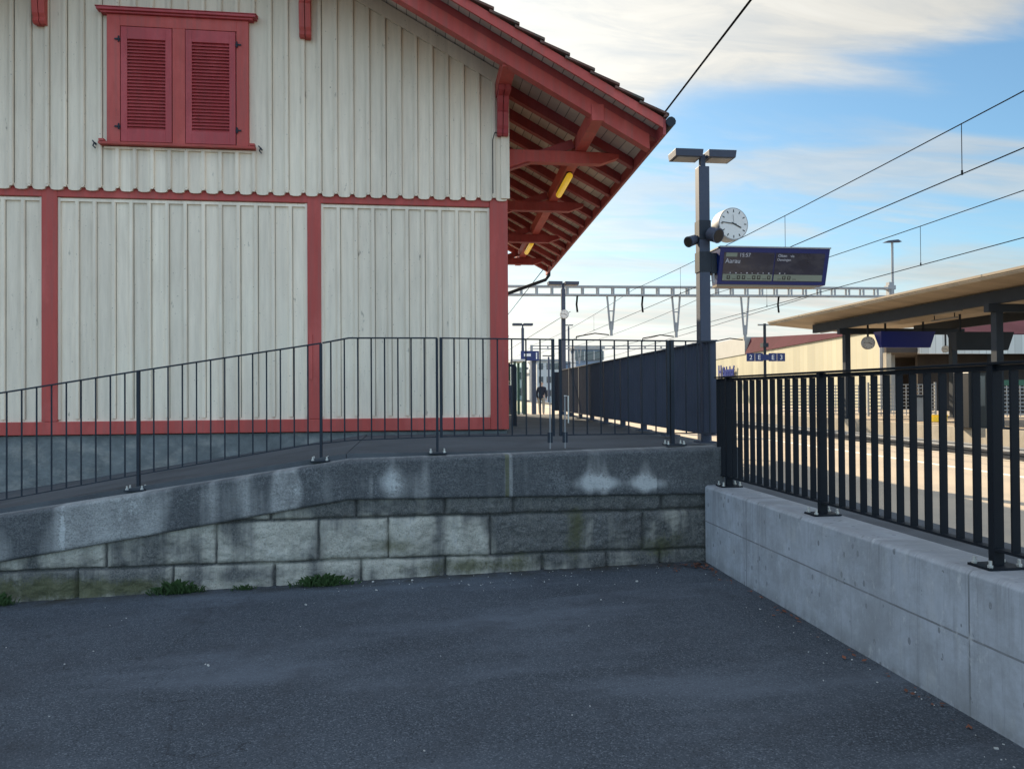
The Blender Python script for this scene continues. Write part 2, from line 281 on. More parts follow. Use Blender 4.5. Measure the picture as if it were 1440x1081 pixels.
m_coping = stone_mat('coping_stone', (0.215, 0.215, 0.21), (0.28, 0.28, 0.27))

# ---------------------------------------------------------------- mesh helpers
def tag(o, label=None, cat=None, group=None, kind=None):
    if label: o['label'] = label
    if cat: o['category'] = cat
    if group: o['group'] = group
    if kind: o['kind'] = kind
    return o
def empty(name, loc, label, cat, group=None):
    o = bpy.data.objects.new(name, None); COL.objects.link(o); o.location = loc; o.empty_display_size = 0.2
    return tag(o, label, cat, group)
def wloc(o):
    v = Vector(o.location)
    return v if o.parent is None else v + wloc(o.parent)
class MB:
    def __init__(s): s.b = bmesh.new()
    def hexa(s, p):                    # 8 points: bottom 4 ccw, top 4 ccw
        v = [s.b.verts.new(q) for q in p]
        for q in ((3, 2, 1, 0), (4, 5, 6, 7), (0, 1, 5, 4), (1, 2, 6, 5), (2, 3, 7, 6), (3, 0, 4, 7)): s.b.faces.new([v[i] for i in q])
        return s
    def box(s, x0, x1, y0, y1, z0, z1, sk=0.0):   # sk: shear x by sk*(y)
        k = lambda x, y: x+sk*y
        return s.hexa([(k(x0, y0), y0, z0), (k(x1, y0), y0, z0), (k(x1, y1), y1, z0), (k(x0, y1), y1, z0),
                       (k(x0, y0), y0, z1), (k(x1, y0), y0, z1), (k(x1, y1), y1, z1), (k(x0, y1), y1, z1)])
    def obox(s, c, h, M):              # oriented box: centre, half sizes, 3x3
        c = Vector(c); P = []
        for z in (-1, 1):
            for x, y in ((-1, -1), (1, -1), (1, 1), (-1, 1)): P.append(c + M @ Vector((x*h[0], y*h[1], z*h[2])))
        return s.hexa(P)
    def bar(s, a, b, w, h, up=(0, 0, 1)):   # rectangular bar a->b, w sideways, h along up
        a = Vector(a); b = Vector(b); d = (b-a); ln = d.length; d.normalize(); sd_ = d.cross(Vector(up)).normalized(); u_ = sd_.cross(d)
        M = Matrix((sd_, d, u_)).transposed(); return s.obox((a+b)/2, (w/2, ln/2, h/2), M)
    def tube(s, pts, r, n=8, cap=True):
        pts = [Vector(p) for p in pts]; rings = []; rs = r if isinstance(r, (list, tuple)) else [r]*len(pts)
        ref = None
        for i, p in enumerate(pts):
            d = (pts[min(i+1, len(pts)-1)]-pts[max(i-1, 0)]).normalized()
            if ref is None: ref = d.orthogonal().normalized()
            ref = (ref - d*ref.dot(d)).normalized(); q = d.cross(ref)
            rings.append([s.b.verts.new(p+rs[i]*(math.cos(2*math.pi*k/n)*ref+math.sin(2*math.pi*k/n)*q)) for k in range(n)])
        for a, b in zip(rings, rings[1:]):
            for k in range(n): s.b.faces.new((a[k], a[(k+1) % n], b[(k+1) % n], b[k]))
        if cap: s.b.faces.new(rings[0][::-1]); s.b.faces.new(rings[-1])
        return s
    def prism(s, poly, off):           # planar polygon (3d points) extruded by off
        a = [s.b.verts.new(p) for p in poly]; o = Vector(off); b = [s.b.verts.new(Vector(p)+o) for p in poly]; n = len(a)
        s.b.faces.new(a); s.b.faces.new(b[::-1])
        for i in range(n): s.b.faces.new((a[i], b[i], b[(i+1) % n], a[(i+1) % n]))
        return s
    def quad(s, *p): s.b.faces.new([s.b.verts.new(q) for q in p]); return s
    def build(s, name, m_, parent=None, bevel=0.0, smooth=False):
        me = bpy.data.meshes.new(name); bmesh.ops.recalc_face_normals(s.b, faces=s.b.faces)
        o = bpy.data.objects.new(name, me)
        if parent is None:
            vs = [v.co for v in s.b.verts]
            c = Vector(((min(v.x for v in vs)+max(v.x for v in vs))/2, (min(v.y for v in vs)+max(v.y for v in vs))/2, min(v.z for v in vs)))
            bmesh.ops.translate(s.b, verts=s.b.verts, vec=-c); o.location = c
        else:
            bmesh.ops.translate(s.b, verts=s.b.verts, vec=-wloc(parent)); o.parent = parent
        s.b.to_mesh(me); s.b.free(); me.materials.append(m_); COL.objects.link(o)
        if smooth:
            for p in me.polygons: p.use_smooth = True
            if hasattr(me, 'set_sharp_from_angle'): me.set_sharp_from_angle(angle=R(40))
        if bevel:
            q = o.modifiers.new('bevel', 'BEVEL'); q.width = bevel; q.segments = 2; q.limit_method = 'ANGLE'; q.harden_normals = False
        return o
def struct(o): o['kind'] = 'structure'; return o
def clone_part(src, parent, loc):
    c = src.copy(); COL.objects.link(c); c.parent = parent; c.location = loc; return c
def copy_tree(o, parent=None):
    c = o.copy(); COL.objects.link(c); c.parent = parent
    for ch in [q for q in COL.objects if q.parent == o]: copy_tree(ch, c)
    return c
def text(s, M4, size, m_, name, parent, ext=0.001, align='LEFT', bold=0.0):
    cu = bpy.data.curves.new('t', 'FONT'); cu.body = s; cu.size = size; cu.extrude = ext; cu.align_x = align; cu.offset = bold
    t = bpy.data.objects.new('t', cu); COL.objects.link(t); bpy.context.view_layer.update()
    me = bpy.data.meshes.new_from_object(t.evaluated_get(bpy.context.evaluated_depsgraph_get())); bpy.data.objects.remove(t)
    me.transform(M4); o = bpy.data.objects.new(name, me); me.materials.clear(); me.materials.append(m_); COL.objects.link(o)
    if parent: me.transform(Matrix.Translation(-wloc(parent))); o.parent = parent
    return o
def nz(x, y, z=0.0): return noise.noise(Vector((x, y, z)))
tr = lambda x, y: x + SKEW*y          # x of a line parallel to the tracks

# ================================================================ GROUND
def gz(x, y):
    return -0.022*min(max(2.67-x, 0), 12) - 0.0
b = bmesh.new(); xs = [-60, -40, -25, -15]+[-10+0.35*i for i in range(37)]+[2.80]; ys = [-60, -30, -15, -8]+[-5+0.35*i for i in range(34)]+[7.0]
g = [[b.verts.new((x, y, gz(x, y)+0.012*nz(x*0.8, y*0.8)+0.004*nz(x*3, y*3, 5))) for x in xs] for y in ys]
for j in range(len(ys)-1):
    for i in range(len(xs)-1): b.faces.new((g[j][i], g[j][i+1], g[j+1][i+1], g[j+1][i]))
q = MB(); q.b = b; o = q.build('yard_ground', m_asph, smooth=True); struct(o); tag(o, 'grey worn asphalt yard in the shade in front of the stone wall')
o = MB().quad((-2500, -2500, -0.62), (2500, -2500, -0.62), (2500, 4000, -0.62), (-2500, 4000, -0.62)).build('terrain', m_land); struct(o)
# side platform: a solid slab with an edge over the track
o = MB().box(2.90, 8.85, -40, 160, -0.6, 0.45, SKEW).build('platform', m_plat); struct(o)
o = MB().box(2.995, 4.15, -40, 60, 0.40, 0.4545, SKEW).build('shade_strip', m_dock); struct(o)  # dark strip laid over the platform to stand in for shade behind the wall
o = MB().box(8.85, 9.02, -40, 160, -0.6, 0.46, SKEW).build('platform_edge', m_kerb); struct(o)
o = MB().box(7.40, 7.52, -40, 160, 0.440, 0.4545, SKEW).build('safety_line', m_line); struct(o)
o = MB().box(9.03, 17.08, -60, 400, -0.61, -0.22, SKEW).build('track_bed', m_ballast); struct(o)
o = MB().box(17.28, 29.0, -40, 110, -0.6, 0.33, SKEW).build('island_platform', m_plat); struct(o)
o = MB().box(17.09, 17.275, -40, 110, -0.6, 0.34, SKEW).build('island_platform_edge', m_kerb); struct(o)
for cx, lab in ((11.0, 'near track beside the side platform'), (15.3, 'far track along the island platform')):
    e = empty('railway_track', (tr(cx, 30), 30, -0.22), 'pair of steel rails on dark sleepers, the ' + lab, 'track', 'railway tracks between the platforms')
    for s_ in (-0.755, 0.755):
        k = MB(); c = cx+s_
        for (w, z0, z1) in ((0.065, -0.20, -0.175), (0.015, -0.175, -0.10), (0.036, -0.10, -0.06)): k.box(c-w, c+w, -40, 200, z0, z1, SKEW)
        k.build('rail', m_iron if s_ < 0 else m_galv, e)
    sl0 = MB().box(cx-1.25, cx+1.25, 8, 8.24, -0.24, -0.198, SKEW).build('sleeper', m_hallin, e)
    for i in range(1, 70):
        clone_part(sl0, e, (SKEW*0.6*i, 0.6*i, 0))

# raised loading dock and its access ramp (solid bodies)
DZ = 1.075
def dock_edge(y): return 3.12+SKEW*(y-7.0)
k = MB()
k.hexa([(-0.65, 6.99, -0.6), (dock_edge(6.99), 6.99, -0.6), (dock_edge(17.2), 17.2, -0.6), (-0.65, 17.2, -0.6),
        (-0.65, 6.99, DZ-0.03), (dock_edge(6.99), 6.99, DZ-0.03), (dock_edge(17.2), 17.2, DZ), (-0.65, 17.2, DZ)])
o = k.build('loading_dock', m_dock); struct(o)
k = MB().hexa([(-0.65, 17.2, -0.6), (dock_edge(17.2), 17.2, -0.6), (dock_edge(24), 24, -0.6), (-0.65, 24, -0.6),
               (-0.65, 17.2, DZ), (dock_edge(17.2), 17.2, DZ), (dock_edge(24), 24, 0.452), (-0.65, 24, 0.452)])
o = k.build('dock_ramp', m_dock); struct(o)
k = MB(); k.hexa([(-7.0, 6.99, -0.6), (-0.655, 6.99, -0.6), (-0.655, 9.86, -0.6), (-7.0, 9.86, -0.6),
        (-7.0, 6.99, 0.125), (-0.655, 6.99, DZ-0.03), (-0.655, 9.86, DZ-0.01), (-7.0, 9.86, 0.13)])
o = k.build('access_ramp', m_dock); struct(o)
o = MB().box(-12, 2.9, 24.0, 60, -0.6, 0.452, 0).build('station_forecourt', m_plat); struct(o)

# ================================================================ OLD STONE WALL
WY = 6.78
def cut(x):                                   # lower edge of the coping above the blocks
    if x < -0.62: return 0.655 + (x+0.62)*0.158
    return 0.655 - (x+0.62)*0.008
courses = [(0.115, 0.485), (-0.6, 0.115), (0.485, 0.80)]
joints = {2: [-5.1, -3.9, -2.6, -1.29, -0.55, 0.24, 0.86, 2.27], 0: [-6.4, -5.3, -4.2, -2.66, -1.75, -0.88, -0.27, 0.65, 2.09], 1: [-6.2, -5.0, -4.0, -2.89, -2.11, -1.26, -0.51, 0.24, 1.13, 1.74, 2.25]}
def blob(x, z, cx, cz, rx, rz): return math.exp(-(((x-cx)/rx)**2+((z-cz)/rz)**2))
def stains(x, z):
    n_ = nz(x*2.2, z*2.2, 3.1); n2_ = nz(x*6, z*3, 8.0); st = nz(x*5, z*0.7, 1.7)
    gr = 0.10+0.85*blob(x, z, 1.12, 0.33, 0.36, 0.30)+0.35*blob(x, z, 2.0, 0.25, 0.9, 0.5)+0.45*blob(x, z, 0.85, 0.55, 0.9, 0.12)+0.75*blob(x, z, 1.9, 0.6, 0.8, 0.10)
    gr += 0.35*blob(x, z, 2.3, 0.2, 0.5, 0.3)+0.45*blob(x, z, -1.5, 0.02, 0.5, 0.06)+0.4*blob(x, z, -0.6, 0.6, 0.5, 0.07)+0.55*blob(x, z, -3.3, 0.0, 0.9, 0.2)+0.55*blob(x, z, 2.75, 0.3, 0.22, 0.6)
    gr += 0.38*blob(x, z, -2.2, 0.28, 0.35, 0.14)+0.25*blob(x, z, -0.1, 0.0, 0.8, 0.05)
    gr += 0.75*max(n_, 0)+0.5*max(n2_, 0)+0.6*max(st, 0)
    ci = 0; dd = 1.0; zz = z+0.008*nz(x*2.2, 0.0, 4)
    for i, (a, c) in enumerate(courses):
        if a <= zz < c: ci = i; dd = min(zz-a, c-zz)
    xx = x+0.006*nz(z*9, ci, 2); dd = min(dd, min(abs(xx-j_) for j_ in joints[ci])); blk = sum(1 for j_ in joints[ci] if j_ < xx)
    gr += 0.7*math.exp(-(dd/0.009)**2)*(0.7+nz(x*3, z*3, 20)) + 0.30*nz(blk*4.1+0.3, ci*7.7, 2.5)
    if ci == 2: gr += 0.22
    gr = (gr-0.35)*1.35+0.33
    mo = 0.75*blob(x, z, 0.45, 0.03, 0.6, 0.1)+0.8*blob(x, z, 1.45, 0.3, 0.13, 0.3)+0.6*blob(x, z, -0.2, 0.22, 0.5, 0.08)+0.8*blob(x, z, -3.4, -0.05, 1.0, 0.16)+0.5*blob(x, z, 2.2, 0.12, 0.4, 0.14)+0.5*blob(x, z, -2.5, -0.05, 0.6, 0.07)+0.4*max(nz(x*1.5, z*4, 9), 0)
    li = 0.55*blob(x, z, 1.75, 0.3, 0.28, 0.22)+0.4*blob(x, z, -0.1, 0.3, 0.5, 0.2)+0.35*blob(x, z, -1.3, 0.3, 0.4, 0.2)+0.5*blob(x, z, 0.72, 0.35, 0.1, 0.18)
    return min(gr, 1), min(mo, 1), min(li, 1)
def wall_grid(name, x0, x1, nx, z_lo, z_hi, nzv, depth, stain, m_, parent, back, top=True):
    b = bmesh.new(); lay = b.loops.layers.float_color.new('stain'); G = []; SC = {}
    for j in range(nzv+1):
        row = []
        for i in range(nx+1):
            x = x0+(x1-x0)*i/nx; lo, hi = z_lo(x), z_hi(x); z = lo+(hi-lo)*j/nzv
            v_ = b.verts.new((x, depth(x, z, lo, hi), z)); SC[v_] = (*stain(x, z), 1); row.append(v_)
        G.append(row)
    tops = [b.verts.new((v_.co.x, back, v_.co.z+0.004)) for v_ in G[-1]]
    for v_, t in zip(G[-1], tops): SC[t] = (SC[v_][0]*0.3, 0.1, 0.2, 1)
    G.append(tops); bots = [b.verts.new((v_.co.x, back, v_.co.z)) for v_ in G[0]]
    for t, v_ in zip(bots, G[0]): SC[t] = SC[v_]
    G.insert(0, bots)
    for j in range(len(G)-1):
        for i in range(nx): b.faces.new((G[j][i], G[j][i+1], G[j+1][i+1], G[j+1][i]))
    for side in (0, nx): 
        col_ = [G[j][side] for j in range(1, len(G)-1)]
        try: b.faces.new([G[0][side]]+col_+[G[-1][side]])
        except ValueError: pass
    for fc in b.faces:
        for lp in fc.loops: lp[lay] = SC[lp.vert]
    q = MB(); q.b = b; o = q.build(name, m_, parent, smooth=False)
    for p in o.data.polygons: p.use_smooth = len(p.vertices) == 4
    return o
def wall_depth(x, z, lo, hi):
    zz = z+0.008*nz(x*2.2, 0.0, 4)
    d = 1.0; ci = 0
    for i, (a, c) in enumerate(courses):
        if a <= zz < c: ci = i; d = min(zz-a, (c-zz))
    js = joints[ci]; xx = x+0.006*nz(z*9, ci, 2); dj = min(abs(xx-j_) for j_ in js)
    e = min(d, dj); rec = 0.045*math.exp(-(e/(0.010+0.004*nz(x*4, z*4, 31)))**2)+0.014*math.exp(-(e/0.035)**2)
    chip = 0.014*max(nz(x*9, z*9, 6)-0.15, 0)
    blk = sum(1 for j_ in js if j_ < xx)
    off = 0.010*nz(blk*3.7, ci*5.1, 0.5)
    rough = 0.009*nz(x*14, z*14, 2)+0.007*nz(x*35, z*35, 7)+0.012*nz(x*3, z*3)
    return WY+rec+chip*2+off+rough
wall = empty('stone_retaining_wall', (-0.6, WY, -0.1), 'weathered limestone block retaining wall carrying the ramp', 'wall')
wall_grid('masonry', -7.0, 2.98, 780, lambda x: -0.45, lambda x: cut(x)+0.01, 96, wall_depth, stains, m_stone, wall, 6.985)
def cop_top(x): return (1.000+(x+0.62)*0.143) if x < -0.62 else (1.000+(x+0.62)*0.019)
cop_j = [-4.6, -0.64, 0.80, 1.37]
def cop_depth(x, z, lo, hi):
    e = min(abs(x-j_) for j_ in cop_j); t = (z-lo)/(hi-lo)
    rnd = 0.018*max(0, (t-0.93)/0.07)**2+0.016*max(0, (0.06-t)/0.06)**2
    return WY-0.040+0.012*math.exp(-(e/0.010)**2)+rnd+0.004*nz(x*10, z*10, 2)+0.003*nz(x*32, z*32, 5)+0.007*nz(x*2, z*2, 1)+0.03*max(nz(x*7, t*3, 12)-0.35, 0)*(1 if t > 0.8 or t < 0.15 else 0)
def cop_stain(x, z):
    t = (z-cut(x))/(cop_top(x)-cut(x)); st = nz(x*4.5, z*0.6, 2.2)
    gr = 0.38+0.35*max(0, t-0.45)+0.9*max(st, -0.25)+0.55*max(nz(x*1.3, 0, 5), -0.3)+0.4*max(nz(x*9, z*1.5, 15), -0.1)
    if x > 0.85: gr += 0.50
    if x > 2.2: gr += 0.3
    if -0.4 < x < 0.82: gr += 0.28
    gr += 0.4*blob(x, t, -0.72, 0.4, 0.25, 0.8)
    li = 0.85*blob(x, t, -0.30, 0.42, 0.26, 0.42)+0.75*blob(x, t, -0.98, 0.50, 0.24, 0.5)+0.95*blob(x, t, 1.70, 0.28, 0.42, 0.17)+0.85*blob(x, t, 2.25, 0.24, 0.34, 0.15)+0.35*blob(x, t, 1.9, 0.45, 0.8, 0.2)+1.0*blob(x, t, -2.98, 0.45, 0.028, 0.7)+0.6*blob(x, t, -2.45, 0.6, 0.14, 0.5)+0.5*blob(x, t, -1.9, 0.8, 0.3, 0.3)+0.6*blob(x, t, 1.3, 0.35, 0.06, 0.35)+0.35*max(nz(x*6, z*1.2, 7), 0)
    if 0.785 < x < 0.83: li = 0.6; 
    gr = (gr-0.42)*1.55+0.50
    gr -= li*0.8
    mo = (0.9 if 0.785 < x < 0.83 else 0)+0.45*max(0, t-0.93)*10*max(nz(x*3, 1, 1)+.2, 0)
    return max(min(gr, 1), 0), min(mo, 1), min(li, 1)
wall_grid('coping', -7.0, 2.86, 700, cut, cop_top, 36, cop_depth, cop_stain, m_coping, wall, 7.02)

# ================================================================ CONCRETE WALL
k = MB(); pr = [(2.67, -0.5), (2.67, 0.695), (2.69, 0.715), (2.97, 0.715), (2.99, 0.695), (2.99, -0.5)]
k.prism([(x, -8, z) for x, z in pr], (0, 14.74, 0))
cw = k.build('concrete_wall', m_conc, bevel=0.006); tag(cw, 'low pale cast concrete wall under the slatted railing, right of the yard', 'wall')

# ================================================================ RAILINGS
def plate(parent, x, y, z, lx, ly, m_=m_rail, zoff=0.012, slope=0.0, side=0.0):
    p = MB().box(x-lx, x+lx, y-ly, y+ly, z, z+zoff).build('base_plate', m_, parent, bevel=0.002)
    for sx in (-1, 1):
        for sy in (-1, 1):
            cx, cy = x+sx*(lx-0.022), y+sy*(ly-0.022); k = MB()
            k.tube([(cx, cy, z+zoff), (cx, cy, z+zoff+0.012)], 0.014, 6); k.tube([(cx, cy, z+zoff+0.01), (cx, cy, z+zoff+0.034)], 0.008, 8)
            k.build('anchor_bolt', m_bolt, p, smooth=True)
# slatted railing on the concrete wall
RX = 2.85
e = empty('slatted_railing', (RX, 3.0, 0.715), 'black steel railing of upright flat slats on the concrete wall, right side', 'railing')
MB().bar((RX, -4, 1.727), (RX, 6.86, 1.727), 0.062, 0.014).build('handrail', m_rail, e, bevel=0.002)
MB().box(RX-0.006, RX+0.006, -4, 6.86, 1.690, 1.716).build('upper_rail', m_rail, e)
MB().box(RX-0.027, RX+0.027, -4, 6.86, 0.800, 0.814).build('lower_rail', m_rail, e)
posts = [6.60-1.605*i for i in range(7)]
for py in posts:
    MB().box(RX-0.028, RX+0.028, py-0.020, py+0.020, 0.727, 1.719).build('post', m_rail, e, bevel=0.002)
    plate(e, RX, py, 0.716, 0.10, 0.075)
s0 = None
for i in range(85):
    y = 6.60-0.12346*(i-1)
    if any(abs(y-p) < 0.06 for p in posts): continue
    if s0 is None:
        s0 = MB().box(RX-0.0210, RX+0.0210, y-0.006, y+0.006, 0.8145, 1.6895).build('slat', m_rail, e); y_s0 = y
    else: clone_part(s0, e, (0, y-y_s0, 0))
MB().box(RX-0.030, RX+0.085, 6.79, 6.81, 0.82, 1.715).build('end_panel', m_rail, e)

# screen fence of close-set slats along the dock edge
e = empty('screen_fence', (2.95, 7.05, DZ), 'long dark blue-grey slat screen fence along the dock edge behind the gate', 'fence')
fx = lambda y: 2.90+SKEW*(y-7.05)
MB().bar((fx(7.05), 7.05, 2.095), (fx(17.1), 17.1, 2.095), 0.075, 0.014).build('handrail', m_screen, e)
MB().bar((fx(7.05), 7.05, 1.165), (fx(17.1), 17.1, 1.165), 0.05, 0.012).build('lower_rail', m_screen, e)
for i in range(9):
    y = 7.32+1.2*i
    MB().box(fx(y)-0.035, fx(y)+0.035, y-0.03, y+0.03, DZ, 2.085).build('post', m_screen, e)
    MB().box(fx(y)-0.09, fx(y)+0.09, y-0.09, y+0.09, DZ-0.002, DZ+0.012).build('base_plate', m_screen, e)
s0 = None
for i in range(100):
    y = 7.08+0.1005*i
    if s0 is None: s0 = MB().box(fx(y)-0.030, fx(y)+0.030, y-0.005, y+0.005, 1.172, 2.087).build('slat', m_screen, e); y0_ = y
    else: clone_part(s0, e, (SKEW*(y-y0_), y-y0_, 0))
# the dark end piece closing the fence at the far end
MB().box(fx(17.15)-0.20, fx(17.15)+0.0, 17.14, 17.18, 1.16, 2.06).build('end_panel', m_screen, e)

# ramp railing (thin round bars)
RY = 7.05
def ztop(x):
    pts = [(-7.2, 1.03), (-3.63, 1.62), (-2.48, 1.81), (-0.88, 2.062), (-0.63, 2.11), (0.20, 2.112)]
    for (a, za), (c, zc) in zip(pts, pts[1:]):
        if x <= c: return za+(zc-za)*(x-a)/(c-a)
    return pts[-1][1]
def zbot(x):
    pts = [(-7.2, 0.10), (-3.53, 0.70), (-2.48, 0.885), (-1.02, 1.125), (-0.6, 1.165), (0.2, 1.185)]
    for (a, za), (c, zc) in zip(pts, pts[1:]):
        if x <= c: return za+(zc-za)*(x-a)/(c-a)
    return pts[-1][1]
def floor_r(x): return 1.012+(x+0.62)*0.143 if x < -0.62 else 1.012+0.019*(x+0.62)
def rail_run(name, xa, xb, zt, zb, label, post_x, knots, bars=0.1225, round_=True, plates=True):
    e = empty(name, ((xa+xb)/2, RY, floor_r((xa+xb)/2)), label, 'railing')
    k = MB(); ks = [xa]+[q for q in knots if xa < q < xb]+[xb]
    for a, c in zip(ks, ks[1:]): k.bar((a, RY, zt(a)), (c, RY, zt(c)), 0.036, 0.012)
    k.build('top_rail', m_iron, e)
    k = MB()
    for a, c in zip(ks, ks[1:]): k.bar((a, RY, zb(a)), (c, RY, zb(c)), 0.030, 0.010)
    k.build('bottom_rail', m_iron, e)
    for p in post_x:
        MB().box(p-0.0115, p+0.0115, RY-0.020, RY+0.020, floor_r(p)+0.004, zt(p)-0.004).build('post', m_iron, e)
        if plates:
            b_ = plate(e, p, RY-0.06, floor_r(p)+0.004, 0.085, 0.06, m_iron)
    x = xb-bars
    while x > xa+0.02:
        if all(abs(x-p) > 0.03 for p in post_x):
            MB().tube([(x, RY, zb(x)), (x, RY, zt(x))], 0.0075, 6, cap=False).build('baluster', m_iron, e)
        x -= bars
    return e
rail_run('ramp_railing', -7.1, -0.88, ztop, zbot, 'thin grey iron railing sloping up along the access ramp', [-5.68, -4.08, -2.48, -0.885], [-3.6, -3.53, -2.48, -1.02])
rail_run('dock_railing', -0.87, 0.185, ztop, zbot, 'short fixed iron railing bending level at the top of the ramp, left of the gates', [0.18], [-0.63, -0.6])
flat_t = lambda x: 2.112-0.010*(x-0.2); flat_b = lambda x: 1.187
def gate(xa, xb, label, hinge):
    e = empty('gate_leaf', ((xa+xb)/2, RY, floor_r(0.7)), label, 'gate', 'the two leaves of the dock gate')
    MB().bar((xa, RY, flat_t(xa)), (xb, RY, flat_t(xb)), 0.034, 0.012).build('top_rail', m_iron, e)
    MB().bar((xa, RY, flat_b(xa)), (xb, RY, flat_b(xb)), 0.030, 0.012).build('bottom_rail', m_iron, e)
    for x in (xa+0.013, xb-0.013): MB().box(x-0.013, x+0.013, RY-0.018, RY+0.018, flat_b(x)-0.01, flat_t(x)-0.006).build('stile', m_iron, e)
    n_ = 8
    for i in range(1, n_):
        x = xa+(xb-xa)*i/n_; MB().tube([(x, RY, flat_b(x)), (x, RY, flat_t(x))], 0.0075, 6, cap=False).build('baluster', m_iron, e)
    c = xb-0.05 if hinge < 0 else xa+0.05
    MB().box(c-0.024, c+0.024, RY-0.035, RY-0.018, 1.115, 1.215).build('bolt_housing', m_iron, e)
    MB().tube([(c, RY-0.03, floor_r(c)+0.01), (c, RY-0.03, 1.55)], 0.006, 6).build('drop_bolt', m_galv, e)
    return e
gl = gate(0.205, 1.300, 'left leaf of the barred iron dock gate, in front of the shed corner post', -1)
gr_ = gate(1.345, 2.440, 'right leaf of the barred iron dock gate, with the white latch, before the screen fence', 1)
MB().tube([(1.43, RY-0.02, 1.30), (1.43, RY-0.02, 1.56), (1.39, RY-0.02, 1.56)], 0.007, 6).build('latch_handle', m_bolt, gr_)
e = empty('gate_post', (2.47, RY, floor_r(2.47)), 'square steel gate post with bolted foot plate near the wall corner', 'post')
MB().box(2.45, 2.485, RY-0.02, RY+0.02, floor_r(2.47), 2.10).build('shaft', m_iron, e); plate(e, 2.47, RY-0.05, floor_r(2.47)+0.004, 0.10, 0.07, m_iron)
e = empty('short_railing', (2.69, RY, floor_r(2.7)), 'very short barred railing piece between the gate post and the screen fence', 'railing')
MB().bar((2.487, RY, 2.09), (2.895, RY, 2.086), 0.034, 0.012).build('top_rail', m_iron, e); MB().bar((2.487, RY, 1.187), (2.895, RY, 1.187), 0.03, 0.01).build('bottom_rail', m_iron, e)
for x in (2.61, 2.73, 2.85): MB().tube([(x, RY, 1.187), (x, RY, 2.088)], 0.0075, 6, cap=False).build('baluster', m_iron, e)

# ================================================================ GOODS SHED
FY = 9.80; XR, XL, RIDGE = 1.19, -7.11, -2.96
sx = lambda x, y: x + SKEW*(y-9.8)
PIT = 0.55
def z_tile(x): return 4.93+(2.97-abs(x-RIDGE)-RIDGE)*PIT if x >= RIDGE else 4.93+(2.97-(RIDGE-x)-RIDGE)*PIT
def zt_(x): return 4.90+(2.97-RIDGE-abs(x-RIDGE))*PIT          # reference line of the roof at x
YB = 18.6
shed = empty('goods_shed', (RIDGE, 14, 0.1), 'old cream board-and-batten goods shed with red timber frame and deep eaves', 'building')
# plinth
k = MB()
k.box(XL, -0.0, 9.815, 10.05, -0.6, 1.10); k.box(-0.0, XR-0.02, 9.815, 10.05, -0.6, 1.10)
pl = k.build('plinth', m_stonepl, shed, bevel=0.01)
MB().hexa([(sx(XL, 10.06), 10.06, -0.6), (sx(XR-0.02, 10.06), 10.06, -0.6), (sx(XR-.02, YB), YB, -0.6), (sx(XL, YB), YB, -0.6), (sx(XL, 10.06), 10.06, 1.1), (sx(XR-.02, 10.06), 10.06, 1.1), (sx(XR-.02, YB), YB, 1.1), (sx(XL, YB), YB, 1.1)]).build('foundation', m_stonepl, shed)
# lower bays of boards + battens
EDGE_LINES = []
def battens(k, x0, x1, z0, z1, pitch_, y, w=0.048, t=0.022, ztop_=None):
    n_ = max(1, round((x1-x0)/pitch_)); xs_ = [x0+(x1-x0)*i/n_+random.uniform(-.006, .006) for i in range(1, n_)]
    for x in xs_:
        zt2 = ztop_(x) if ztop_ else z1
        k.box(x-w/2, x+w/2, y-t, y, z0, zt2)
        k.box(x-w/2+0.008, x+w/2-0.008, y-t-0.006, y-t, z0, zt2)
        EDGE_LINES.append((x+w/2, x+w/2+random.uniform(.003, .008), y-0.0015, z0, zt2))
    return xs_
bays = [(-7.0, -4.56), (-4.38, -1.39), (-1.22, 0.95)]
for (a, c) in bays:
    k = MB(); k.box(a-0.02, c+0.02, FY+0.012, FY+0.05, 1.27, 4.06)
    battens(k, a, c, 1.305, 4.00, 0.213, FY+0.012)
    for (p, q_) in ((a, a+0.030), (c-0.030, c)): k.box(p, q_, FY-0.012, FY+0.012, 1.30, 4.03)
    k.box(a+0.03, c-0.03, FY-0.012, FY+0.0115, 3.985, 4.02)
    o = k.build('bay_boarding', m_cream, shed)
# red frame
for (a, c, z0) in ((-4.56, -4.38, 1.11), (-1.39, -1.22, 1.11), (0.95, 1.19, 1.11), (-7.11, -7.0, 1.11)):
    MB().box(a, c, FY-0.035 if c < 1 else FY-0.04, FY+0.06, z0+ (0.165 if c < 1 else 0), 4.16).build('frame_post', m_red, shed, bevel=0.006)
MB().box(XL, 0.948, FY-0.038, FY+0.06, 1.11, 1.272).build('sill_beam', m_red, shed, bevel=0.008)
MB().box(XL, 0.948, FY-0.030, FY+0.06, 4.035, 4.22).build('head_beam', m_red, shed, bevel=0.006)
MB().box(-1.37, -1.33, FY-0.05, FY-0.036, 1.78, 2.35).build('repair_strip', m_red, shed)
